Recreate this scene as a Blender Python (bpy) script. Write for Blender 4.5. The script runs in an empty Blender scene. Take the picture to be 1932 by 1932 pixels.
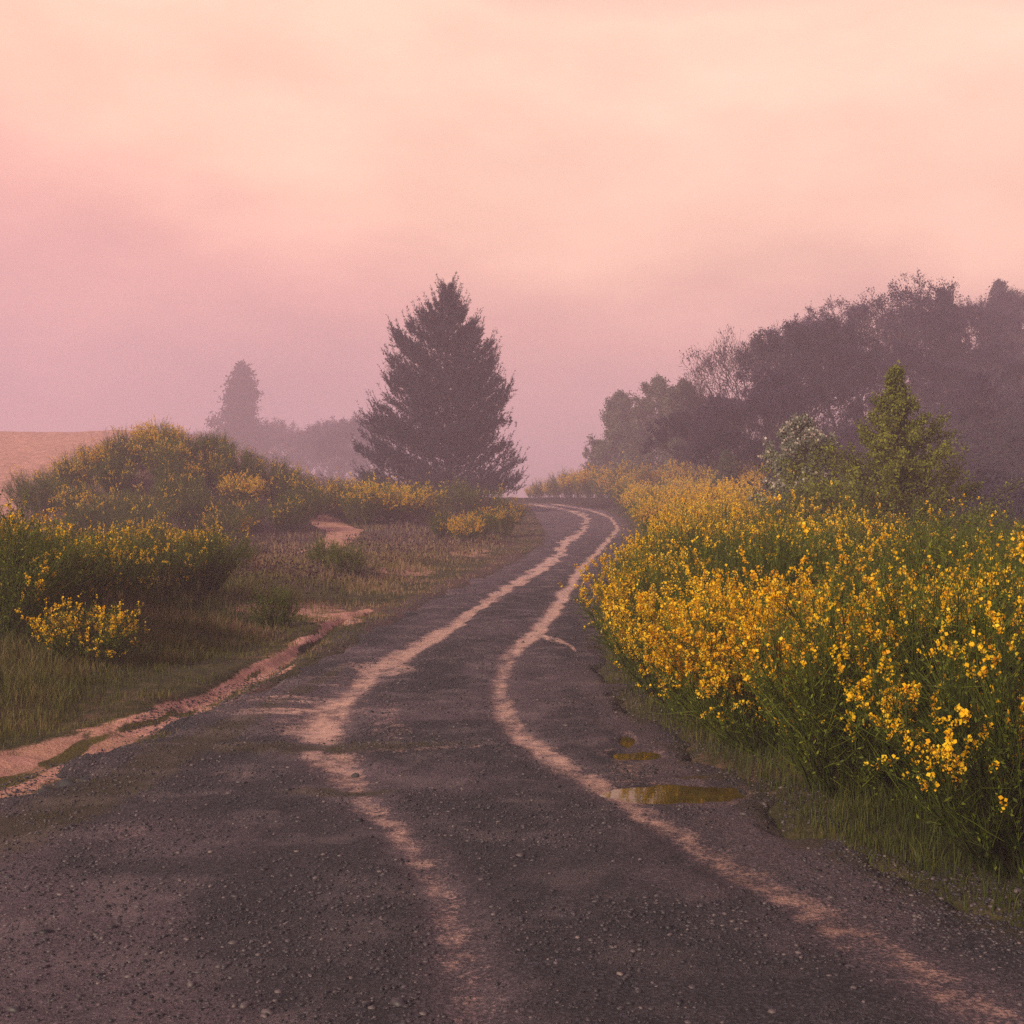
import bpy, math, random
import numpy as np

# ------------------------------------------------------------------ camera, sky, sun, exposure
C = bpy.context.scene.collection
S = bpy.context.scene
CAM_H = 2.2
cam_d = bpy.data.cameras.new('camera'); cam_d.lens = 50.0; cam_d.sensor_width = 36.0
cam_d.clip_start = 0.05; cam_d.clip_end = 6000
cam = bpy.data.objects.new('camera', cam_d); C.objects.link(cam)
cam.location = (0, 0, CAM_H)
cam.rotation_euler = (math.radians(90 - 0.66), 0, 0)
S.camera = cam

SUN_ELEV, SUN_AZ = math.radians(25), math.radians(-140)     # azimuth measured from +Y towards +X
W = bpy.data.worlds.new("World"); S.world = W; W.use_nodes = True
def build_world():
    nt = W.node_tree; N = nt.nodes; L = nt.links
    N.clear()
    out = N.new('ShaderNodeOutputWorld')
    tc = N.new('ShaderNodeTexCoord'); sep = N.new('ShaderNodeSeparateXYZ')
    L.new(tc.outputs['Generated'], sep.inputs[0])
    mp = N.new('ShaderNodeMapping'); mp.inputs['Scale'].default_value = (2.2, 2.2, 5.0)
    L.new(tc.outputs['Generated'], mp.inputs[0])
    no = N.new('ShaderNodeTexNoise'); no.inputs['Scale'].default_value = 1.3; no.inputs['Detail'].default_value = 7
    no.inputs['Roughness'].default_value = 0.58
    L.new(mp.outputs[0], no.inputs[0])
    # warped elevation
    m1 = N.new('ShaderNodeMath'); m1.operation = 'MULTIPLY_ADD'
    L.new(no.outputs[0], m1.inputs[0]); m1.inputs[1].default_value = 0.15; 
    m0 = N.new('ShaderNodeMath'); m0.operation = 'SUBTRACT'; L.new(sep.outputs[2], m0.inputs[0]); m0.inputs[1].default_value = 0.075
    L.new(m0.outputs[0], m1.inputs[2])
    # darker bank of mist to the left: subtract from elevation
    ax = N.new('ShaderNodeMath'); ax.operation = 'MULTIPLY_ADD'
    L.new(sep.outputs[0], ax.inputs[0]); ax.inputs[1].default_value = 0.32
    L.new(m1.outputs[0], ax.inputs[2])
    mn = N.new('ShaderNodeMath'); mn.operation = 'MINIMUM'; L.new(ax.outputs[0], mn.inputs[0]); L.new(m1.outputs[0], mn.inputs[1])
    cr = N.new('ShaderNodeValToRGB'); L.new(mn.outputs[0], cr.inputs[0])
    e = cr.color_ramp.elements
    stops = SKY_STOPS
    e[0].position = stops[0][0]; e[0].color = (*stops[0][1], 1)
    e[1].position = stops[-1][0]; e[1].color = (*stops[-1][1], 1)
    for p, c in stops[1:-1]:
        q = e.new(p); q.color = (*c, 1)
    bg = N.new('ShaderNodeBackground'); bg.inputs[1].default_value = SKY_GAIN
    n2 = N.new('ShaderNodeTexNoise'); n2.inputs['Scale'].default_value = 2.6; n2.inputs['Detail'].default_value = 6
    L.new(mp.outputs[0], n2.inputs[0])
    ml = N.new('ShaderNodeMath'); ml.operation = 'MULTIPLY_ADD'; L.new(n2.outputs[0], ml.inputs[0]); ml.inputs[1].default_value = 0.55; ml.inputs[2].default_value = 0.72
    vm = N.new('ShaderNodeVectorMath'); vm.operation = 'SCALE'; L.new(cr.outputs[0], vm.inputs[0]); L.new(ml.outputs[0], vm.inputs['Scale'])
    L.new(vm.outputs[0], bg.inputs[0])
    sky = N.new('ShaderNodeTexSky'); sky.sky_type = 'NISHITA'; sky.sun_disc = False
    sky.sun_elevation = SUN_ELEV; sky.sun_rotation = SUN_AZ
    sky.dust_density = 4.0
    bg2 = N.new('ShaderNodeBackground'); bg2.inputs[1].default_value = 0.01
    L.new(sky.outputs[0], bg2.inputs[0])
    ad = N.new('ShaderNodeAddShader'); L.new(bg.outputs[0], ad.inputs[0]); L.new(bg2.outputs[0], ad.inputs[1])
    L.new(ad.outputs[0], out.inputs[0])
SKY_GAIN = 1.0
SKY_STOPS = [(0.0, (0.60, 0.32, 0.36)), (0.05, (0.88, 0.43, 0.40)), (0.10, (1.02, 0.50, 0.41)),
             (0.17, (1.25, 0.72, 0.50)), (0.30, (1.35, 0.86, 0.61)), (0.38, (0.26, 0.18, 0.22)), (1.0, (0.07, 0.09, 0.22))]
build_world()

sd = bpy.data.lights.new('sun', 'SUN'); sd.energy = 4.9; sd.angle = math.radians(12); sd.color = (1.0, 0.86, 0.62)
sun = bpy.data.objects.new('sun', sd); C.objects.link(sun)
from mathutils import Vector
sdir = Vector((math.sin(SUN_AZ) * math.cos(SUN_ELEV), math.cos(SUN_AZ) * math.cos(SUN_ELEV), math.sin(SUN_ELEV)))
sun.rotation_euler = sdir.to_track_quat('Z', 'Y').to_euler()

S.view_settings.view_transform = 'Standard'; S.view_settings.look = 'None'
S.view_settings.exposure = 0.0; S.view_settings.gamma = 1.0
S.render.engine = 'CYCLES'
S.cycles.use_denoising = False
S.cycles.max_bounces = 5; S.cycles.diffuse_bounces = 2; S.cycles.glossy_bounces = 2
S.cycles.transmission_bounces = 2; S.cycles.volume_bounces = 2; S.cycles.transparent_max_bounces = 6

rng = np.random.default_rng(11)
random.seed(5)

# ------------------------------------------------------------------ helpers
def tag(o, label=None, cat=None, group=None, kind=None):
    if label: o['label'] = label
    if cat: o['category'] = cat
    if group: o['group'] = group
    if kind: o['kind'] = kind
    return o

def empty(name, loc, rz=0.0, sc=1.0):
    o = bpy.data.objects.new(name, None); C.objects.link(o)
    o.empty_display_size = 0.3
    o.location = loc; o.rotation_euler = (0, 0, rz); o.scale = (sc, sc, sc) if not hasattr(sc, '__len__') else sc
    return o

def mesh_from(name, V, F, mat, attrs=None, smooth=False):
    """V (n,3); F: list of int arrays, each (m,k)."""
    V = np.asarray(V, dtype=np.float32)
    me = bpy.data.meshes.new(name)
    me.vertices.add(len(V)); me.vertices.foreach_set('co', V.ravel())
    F = [np.asarray(f, dtype=np.int32) for f in F if len(f)]
    tot = sum(len(f) for f in F); nl = sum(f.size for f in F)
    me.loops.add(nl); me.polygons.add(tot)
    me.loops.foreach_set('vertex_index', np.concatenate([f.ravel() for f in F]))
    cnt = np.concatenate([np.full(len(f), f.shape[1], dtype=np.int32) for f in F])
    st = np.concatenate([[0], np.cumsum(cnt)[:-1]]).astype(np.int32)
    me.polygons.foreach_set('loop_start', st)
    me.polygons.foreach_set('loop_total', cnt)
    if smooth: me.polygons.foreach_set('use_smooth', np.ones(tot, dtype=bool))
    for k, a in (attrs or {}).items():
        at = me.attributes.new(k, 'FLOAT', 'POINT')
        at.data.foreach_set('value', np.asarray(a, dtype=np.float32))
    me.update(calc_edges=True)
    if mat: me.materials.append(mat)
    return me

def obj(name, me, parent=None):
    o = bpy.data.objects.new(name, me); C.objects.link(o)
    if parent: o.parent = parent
    return o

def sst(t):
    t = np.clip(t, 0, 1); return t * t * (3 - 2 * t)

class VNoise:
    def __init__(s, seed, n=256):
        s.n = n; s.g = np.random.default_rng(seed).random((n, n))
    def __call__(s, x, y):
        x = np.asarray(x, float); y = np.asarray(y, float)
        xi = np.floor(x).astype(int); yi = np.floor(y).astype(int)
        fx = x - xi; fy = y - yi; fx = fx * fx * (3 - 2 * fx); fy = fy * fy * (3 - 2 * fy)
        n = s.n; a = s.g[xi % n, yi % n]; b = s.g[(xi + 1) % n, yi % n]; c = s.g[xi % n, (yi + 1) % n]; d = s.g[(xi + 1) % n, (yi + 1) % n]
        return (a * (1 - fx) + b * fx) * (1 - fy) + (c * (1 - fx) + d * fx) * fy
def fbm(vn, x, y, oct=4):
    r = 0; a = 0.5; f = 1.0
    for k in range(oct):
        r = r + a * vn(x * f + 17.3 * k, y * f - 9.1 * k); a *= 0.5; f *= 2.07
    return r / (1 - 0.5 ** oct)
N1, N2, N3 = VNoise(1), VNoise(2), VNoise(3)

# ------------------------------------------------------------------ plan of the place
# survey coordinates (u, v): sight lines from the station at the camera, used only to lay the plan out on the ground
FP, UC, VH = 2683.3, 966.0, 935.0
def zroad(y):
    return 1.5 * sst((y - 50) / 95) - 5.0 * sst((y - 150) / 250)
_ys = np.concatenate([np.linspace(2.0, 60, 3000), np.linspace(60, 165, 3000)])
_vs = VH + FP * (CAM_H - zroad(_ys)) / _ys
def y_of_v(v):
    return np.interp(-np.asarray(v, float), -_vs, _ys)
EL = [(-1250, 1932), (-350, 1600), (0, 1508), (150, 1468), (300, 1388), (400, 1338), (500, 1300), (600, 1258), (690, 1200), (770, 1160), (849, 1118),
      (959, 1069), (1026, 1028), (1034, 1008), (1022, 984), (1006, 962), (1000, 952), (960, 949)]
ER = [(2320, 1932), (1560, 1600), (1480, 1560), (1400, 1500), (1335, 1450), (1270, 1400), (1190, 1340), (1140, 1280), (1122, 1210), (1128, 1148),
      (1149, 1099), (1179, 1038), (1190, 1001), (1175, 978), (1137, 962), (1075, 952), (1010, 949)]
def edge_tab(E):
    ys = y_of_v([e[1] for e in E]); xs = [(e[0] - UC) / FP * y for e, y in zip(E, ys)]
    o = np.argsort(ys)
    return np.asarray(ys)[o], np.asarray(xs)[o]
_yl, _xl = edge_tab(EL); _yr, _xr = edge_tab(ER)
def XL(y):
    return np.where(y > _yl[-1], _xl[-1] - (y - _yl[-1]) * 0.9, np.interp(y, _yl, _xl))
def XR(y):
    return np.where(y > _yr[-1], _xr[-1] - (y - _yr[-1]) * 0.9, np.interp(y, _yr, _xr))

def proj(x, y, z):
    yy = np.maximum(y, 0.5)
    return UC + FP * x / yy, VH + FP * (CAM_H - z) / yy

def dist_poly(u, v, P, vs=1.0):
    """distance to a polyline in survey units; also interpolated 3rd value (half width)."""
    best = np.full(np.shape(u), 1e9); wid = np.zeros(np.shape(u))
    for a, b in zip(P[:-1], P[1:]):
        ax, ay, aw = a; bx, by, bw = b
        dx, dy = bx - ax, (by - ay) * vs
        t = np.clip(((u - ax) * dx + (v - ay) * vs * dy) / (dx * dx + dy * dy), 0, 1)
        d = np.hypot(u - ax - t * dx, (v - ay) * vs - t * dy)
        m = d < best
        best = np.where(m, d, best); wid = np.where(m, aw + t * (bw - aw), wid)
    return best, wid
def line_mask(u, v, P, soft=0.5, vs=1.0):
    d, w = dist_poly(u, v, P, vs)
    return 1 - sst((d - w * (1 - soft)) / (w * 2 * soft + 1e-6))
def ell(u, v, cu, cv, a, b, soft=0.35):
    r = np.hypot((u - cu) / a, (v - cv) / b)
    return 1 - sst((r - (1 - soft)) / (2 * soft))
def in_poly(u, v, P):
    r = np.zeros(np.shape(u), bool)
    n = len(P)
    for i in range(n):
        x1, y1 = P[i]; x2, y2 = P[(i + 1) % n]
        if y1 == y2: continue
        c = ((y1 > v) != (y2 > v)) & (u < (x2 - x1) * (v - y1) / (y2 - y1) + x1)
        r ^= c
    return r

GULLY = [(-140, 1515, 52), (0, 1470, 50), (70, 1447, 46), (150, 1418, 38), (250, 1382, 27), (350, 1335, 21), (450, 1288, 16), (540, 1243, 12), (600, 1198, 8), (650, 1163, 7), (700, 1152, 5)]
def Hbase(x, y):
    x = np.asarray(x, float); y = np.asarray(y, float)
    r = np.hypot(x, y)
    z = zroad(y)
    xl, xr = XL(y), XR(y)
    dl = xl - x; dr = x - xr                         # distance outside each road edge
    near = np.clip(1 - np.abs(y) / 400, 0, 1)
    # left bank
    z = z + 0.30 * sst((dl - 1.6) / 3.0) * (1 - sst((y - 30) / 30))
    z = z + 1.1 * sst((dl - 1.2) / 7.0) * sst((y - 50) / 38)
    # broom hillock, sandy bank, heath rise
    z = z + 3.4 * np.exp(-((x + 17.2) / 5.2) ** 2 - ((y - 71) / 8.0) ** 2)
    z = z + 5.1 * sst((-x - 24 - 3 * np.sin(y * 0.09)) / 16) * sst((y - 70) / 95) * (1 - sst((y - 190) / 80)) * (0.82 + 0.36 * fbm(N2, x * 0.05, y * 0.04, 2))
    z = z + 1.5 * sst((-x - 4) / 20) * sst((y - 100) / 60) * (1 - sst((y - 200) / 120))
    # right: shallow rise, then the wooded hillside
    z = z + 0.45 * sst((dr - 0.5) / 5) * sst((y - 20) / 40)
    hx = np.maximum(x - 13, 0)
    z = z + (15 * (1 - np.exp(-hx / 38))) * sst((y - 55) / 55) * (1 - 0.5 * sst((y - 260) / 300))
    z = z - 0.35 * sst((dr - 3) / 6) * sst((y - 6) / 6) * (1 - sst((y - 22) / 15))
    return z
def Hg(x, y):
    z = Hbase(x, y)
    xl, xr = XL(y), XR(y)
    out = np.maximum(xl - x, x - xr)
    off = sst(out / 1.0)
    u, v = proj(x, y, z)
    g = line_mask(u, v, [(a, b, c * 1.5) for a, b, c in GULLY], 0.7, 2.2) * ((y > 4) & (y < 40))
    z = z - 0.13 * g
    z = z + off * ((fbm(N1, x * 0.45, y * 0.45, 4) - 0.5) * 0.30 + (fbm(N2, x * 2.3, y * 2.3, 3) - 0.5) * 0.07)
    z = z - 0.07 * (1 - sst((out + 0.1) / 0.35))      # the road bed
    return z
def ground_at(x, y):
    return float(Hg(np.array([x]), np.array([y]))[0])
def on_ground(u, v, ymin=5, ymax=260):
    """first point where the sight line (u, v) meets the ground"""
    ys = np.geomspace(ymin, ymax, 1500)
    xs = (u - UC) / FP * ys; zs = CAM_H - (v - VH) / FP * ys
    h = Hg(xs, ys); k = np.argmax(h >= zs)
    return float(xs[k]), float(ys[k]), float(h[k])

# ------------------------------------------------------------------ materials
def new_mat(name):
    m = bpy.data.materials.new(name); m.use_nodes = True
    nt = m.node_tree; nt.nodes.clear()
    o = nt.nodes.new('ShaderNodeOutputMaterial'); b = nt.nodes.new('ShaderNodeBsdfPrincipled')
    nt.links.new(b.outputs[0], o.inputs[0])
    return m, nt, b
def node(nt, t, **kw):
    n = nt.nodes.new(t)
    for k, v in kw.items(): setattr(n, k, v)
    return n
def noise(nt, scale, detail=4, rough=0.55, vec=None):
    n = nt.nodes.new('ShaderNodeTexNoise'); n.inputs['Scale'].default_value = scale
    n.inputs['Detail'].default_value = detail; n.inputs['Roughness'].default_value = rough
    if vec is None:
        tc = nt.nodes.new('ShaderNodeTexCoord'); vec = tc.outputs['Object']
    nt.links.new(vec, n.inputs['Vector']); return n.outputs[0]
def ramp(nt, fac, stops):
    n = nt.nodes.new('ShaderNodeValToRGB'); nt.links.new(fac, n.inputs[0])
    e = n.color_ramp.elements
    e[0].position, e[0].color = stops[0][0], (*stops[0][1], 1)
    e[1].position, e[1].color = stops[-1][0], (*stops[-1][1], 1)
    for p, c in stops[1:-1]:
        q = e.new(p); q.color = (*c, 1)
    return n.outputs[0]
def mixc(nt, f, a, b):
    n = nt.nodes.new('ShaderNodeMix'); n.data_type = 'RGBA'
    for s, i in ((f, 0), (a, 6), (b, 7)):
        if hasattr(s, 'is_linked'): nt.links.new(s, n.inputs[i])
        elif i == 0: n.inputs[0].default_value = s
        else: n.inputs[i].default_value = (*s, 1)
    return n.outputs[2]
def mth(nt, op, a, b=None, c=None, clamp=False):
    n = nt.nodes.new('ShaderNodeMath'); n.operation = op; n.use_clamp = clamp
    for i, s in enumerate((a, b, c)):
        if s is None: continue
        if hasattr(s, 'is_linked'): nt.links.new(s, n.inputs[i])
        else: n.inputs[i].default_value = s
    return n.outputs[0]
def attr(nt, name):
    n = nt.nodes.new('ShaderNodeAttribute'); n.attribute_name = name; return n.outputs['Fac']
def bump(nt, b, h, strength, dist):
    n = nt.nodes.new('ShaderNodeBump'); n.inputs['Strength'].default_value = strength; n.inputs['Distance'].default_value = dist
    nt.links.new(h, n.inputs['Height']); nt.links.new(n.outputs[0], b.inputs['Normal'])
def sharpen(nt, a, n, lo=0.35, hi=0.65, k=0.5):
    """break a mask up with noise"""
    t = mth(nt, 'MULTIPLY_ADD', mth(nt, 'SUBTRACT', n, 0.5), k * 2, a)
    mr = nt.nodes.new('ShaderNodeMapRange'); mr.interpolation_type = 'SMOOTHSTEP'
    nt.links.new(t, mr.inputs[0]); mr.inputs[1].default_value = lo; mr.inputs[2].default_value = hi
    return mr.outputs[0]

def leafy(name, stops, rough=0.6, trans=0.25, spec=0.2):
    m, nt, b = new_mat(name)
    f = attr(nt, 'tint')
    oi = nt.nodes.new('ShaderNodeObjectInfo')
    f2 = mth(nt, 'MULTIPLY_ADD', mth(nt, 'SUBTRACT', oi.outputs['Random'], 0.5), 0.25, f, clamp=True)
    c = ramp(nt, f2, stops)
    nt.links.new(c, b.inputs['Base Color'])
    b.inputs['Roughness'].default_value = rough
    b.inputs['Specular IOR Level'].default_value = spec
    if trans:
        tr = nt.nodes.new('ShaderNodeBsdfTranslucent'); nt.links.new(c, tr.inputs[0])
        mx = nt.nodes.new('ShaderNodeMixShader'); mx.inputs[0].default_value = trans
        nt.links.new(b.outputs[0], mx.inputs[1]); nt.links.new(tr.outputs[0], mx.inputs[2])
        o = [n for n in nt.nodes if n.type == 'OUTPUT_MATERIAL'][0]
        nt.links.new(mx.outputs[0], o.inputs[0])
    return m
M = {}
M['stem'] = leafy('broom_stem', [(0, (0.018, 0.028, 0.004)), (0.6, (0.075, 0.098, 0.010)), (1, (0.19, 0.21, 0.02))], trans=0.1)
M['flower'] = leafy('broom_flower', [(0, (0.78, 0.32, 0.004)), (0.5, (0.98, 0.58, 0.008)), (1, (1.0, 0.78, 0.05))], trans=0.3)
M['grass'] = leafy('grass_blade', [(0, (0.018, 0.028, 0.006)), (0.45, (0.06, 0.075, 0.014)), (0.75, (0.15, 0.13, 0.035)), (1, (0.32, 0.20, 0.13))], trans=0.25)
M['pine'] = leafy('pine_needle', [(0, (0.006, 0.008, 0.016)), (0.6, (0.018, 0.022, 0.038)), (1, (0.045, 0.050, 0.065))], trans=0.1)
M['purple'] = leafy('purple_leaf', [(0, (0.010, 0.008, 0.024)), (0.6, (0.028, 0.021, 0.056)), (1, (0.07, 0.048, 0.095))], trans=0.15)
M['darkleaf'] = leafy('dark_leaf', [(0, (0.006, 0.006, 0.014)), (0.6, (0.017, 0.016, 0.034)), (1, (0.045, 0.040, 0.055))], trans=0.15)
M['greyleaf'] = leafy('grey_green_leaf', [(0, (0.03, 0.04, 0.026)), (0.6, (0.085, 0.105, 0.06)), (1, (0.17, 0.19, 0.11))], trans=0.2)
M['silverleaf'] = leafy('silver_green_leaf', [(0, (0.08, 0.09, 0.065)), (0.6, (0.20, 0.215, 0.15)), (1, (0.36, 0.36, 0.28))], trans=0.2)
M['greenleaf'] = leafy('green_leaf', [(0, (0.05, 0.060, 0.005)), (0.55, (0.17, 0.185, 0.014)), (1, (0.38, 0.36, 0.035))], trans=0.3)
M['white'] = leafy('white_blossom', [(0, (0.45, 0.36, 0.30)), (1, (0.85, 0.75, 0.68))], trans=0.3)
M['heath'] = leafy('heather_sprig', [(0, (0.025, 0.016, 0.02)), (0.5, (0.06, 0.035, 0.04)), (1, (0.15, 0.085, 0.08))], trans=0.1)

def bark(name, a, b_):
    m, nt, b = new_mat(name)
    nt.links.new(ramp(nt, noise(nt, 9, 6, 0.6), [(0.3, a), (0.7, b_)]), b.inputs['Base Color'])
    b.inputs['Roughness'].default_value = 0.9
    return m
M['bark'] = bark('bark', (0.018, 0.014, 0.016), (0.06, 0.045, 0.045))
M['rock'] = bark('rock_surface', (0.015, 0.015, 0.02), (0.06, 0.055, 0.06))

def ground_mat():
    m, nt, b = new_mat('ground_soil_and_turf')
    tc = nt.nodes.new('ShaderNodeTexCoord').outputs['Object']
    n1 = noise(nt, 0.25, 6, 0.6, tc); n2 = noise(nt, 3.5, 6, 0.65, tc); n3 = noise(nt, 30, 4, 0.6, tc)
    turf = ramp(nt, n2, [(0.25, (0.022, 0.022, 0.010)), (0.5, (0.055, 0.05, 0.018)), (0.75, (0.11, 0.085, 0.04))])
    turf2 = ramp(nt, n2, [(0.3, (0.06, 0.036, 0.03)), (0.7, (0.17, 0.095, 0.07))])
    base = mixc(nt, sharpen(nt, mth(nt, 'MULTIPLY', n1, 1.0), n2, 0.48, 0.62, 0.15), turf, turf2)
    sandn = noise(nt, 1.6, 5, 0.6, tc)
    sand = ramp(nt, sandn, [(0.3, (0.34, 0.18, 0.12)), (0.55, (0.60, 0.30, 0.23)), (0.75, (0.74, 0.40, 0.32))])
    sm = sharpen(nt, mth(nt, 'MULTIPLY_ADD', mth(nt, 'SUBTRACT', n3, 0.5), 0.5, attr(nt, 'sand')), n2, 0.36, 0.66, 0.6)
    base = mixc(nt, sm, base, sand)
    moss = ramp(nt, n3, [(0.3, (0.05, 0.045, 0.008)), (0.7, (0.13, 0.10, 0.02))])
    base = mixc(nt, sharpen(nt, attr(nt, 'moss'), n2, 0.42, 0.6, 0.3), base, moss)
    hm = sharpen(nt, attr(nt, 'heath'), n2, 0.4, 0.6, 0.3)
    base = mixc(nt, hm, base, ramp(nt, n2, [(0.3, (0.05, 0.03, 0.033)), (0.7, (0.15, 0.085, 0.08))]))
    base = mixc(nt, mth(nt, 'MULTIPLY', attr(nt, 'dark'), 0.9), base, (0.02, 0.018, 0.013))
    nt.links.new(base, b.inputs['Base Color'])
    b.inputs['Roughness'].default_value = 0.85
    b.inputs['Specular IOR Level'].default_value = 0.25
    bump(nt, b, mth(nt, 'ADD', mth(nt, 'MULTIPLY', n2, 0.6), mth(nt, 'MULTIPLY', n3, 0.25)), 0.8, 0.12)
    return m

def road_mat():
    m, nt, b = new_mat('gravel_road')
    tc = nt.nodes.new('ShaderNodeTexCoord').outputs['Object']
    n1 = noise(nt, 0.9, 6, 0.6, tc); n2 = noise(nt, 6, 5, 0.65, tc); n3 = noise(nt, 45, 3, 0.7, tc); n4 = noise(nt, 110, 2, 0.7, tc)
    vo = nt.nodes.new('ShaderNodeTexVoronoi'); vo.inputs['Scale'].default_value = 42; nt.links.new(tc, vo.inputs['Vector'])
    grit = ramp(nt, n3, [(0.36, (0.004, 0.004, 0.006)), (0.5, (0.014, 0.0125, 0.019)), (0.66, (0.09, 0.078, 0.105))])
    chips = mixc(nt, mth(nt, 'MULTIPLY', vo.outputs['Color'], 0.22), grit, (0.10, 0.078, 0.09))
    dust_sheen = ramp(nt, n3, [(0.3, (0.035, 0.026, 0.034)), (0.55, (0.14, 0.092, 0.115)), (0.75, (0.34, 0.22, 0.24))])  # dust tone, brightened to paint the wet sheen as well
    base = mixc(nt, mth(nt, 'MULTIPLY', sharpen(nt, attr(nt, 'dust_sheen'), n2, 0.25, 0.95, 0.30), 0.8), chips, dust_sheen)
    tk = sharpen(nt, mth(nt, 'MULTIPLY_ADD', mth(nt, 'SUBTRACT', n3, 0.5), 1.0, attr(nt, 'track')), n2, 0.28, 0.94, 0.5)
    tk = mth(nt, 'MULTIPLY', tk, 0.92)
    sand = ramp(nt, n2, [(0.3, (0.42, 0.23, 0.18)), (0.7, (0.76, 0.44, 0.33))])  # packed sand, paled to paint the sky reflection on wet tracks
    base = mixc(nt, tk, base, sand)
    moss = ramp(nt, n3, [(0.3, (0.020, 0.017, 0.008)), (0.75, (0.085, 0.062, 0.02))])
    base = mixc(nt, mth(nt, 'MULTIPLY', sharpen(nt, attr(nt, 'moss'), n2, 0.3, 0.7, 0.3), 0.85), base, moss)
    nt.links.new(base, b.inputs['Base Color'])
    nw = noise(nt, 1.7, 5, 0.6, tc)
    wet = nt.nodes.new('ShaderNodeMapRange'); wet.interpolation_type = 'SMOOTHSTEP'; nt.links.new(nw, wet.inputs[0])
    wet.inputs[1].default_value = 0.45; wet.inputs[2].default_value = 0.64
    r = mth(nt, 'MULTIPLY_ADD', tk, -0.40, mth(nt, 'MULTIPLY_ADD', wet.outputs[0], -0.34, 0.76), clamp=True)
    nt.links.new(r, b.inputs['Roughness'])
    b.inputs['Specular IOR Level'].default_value = 0.45
    h = mth(nt, 'ADD', mth(nt, 'MULTIPLY', n3, 0.7), mth(nt, 'MULTIPLY', n4, 0.35))
    h = mth(nt, 'MULTIPLY', h, mth(nt, 'MULTIPLY_ADD', tk, -0.6, 1.0))
    h = mth(nt, 'ADD', h, mth(nt, 'MULTIPLY', n2, 0.8))
    bump(nt, b, h, 1.0, 0.05)
    return m
M['ground'] = ground_mat(); M['road'] = road_mat()

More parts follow.
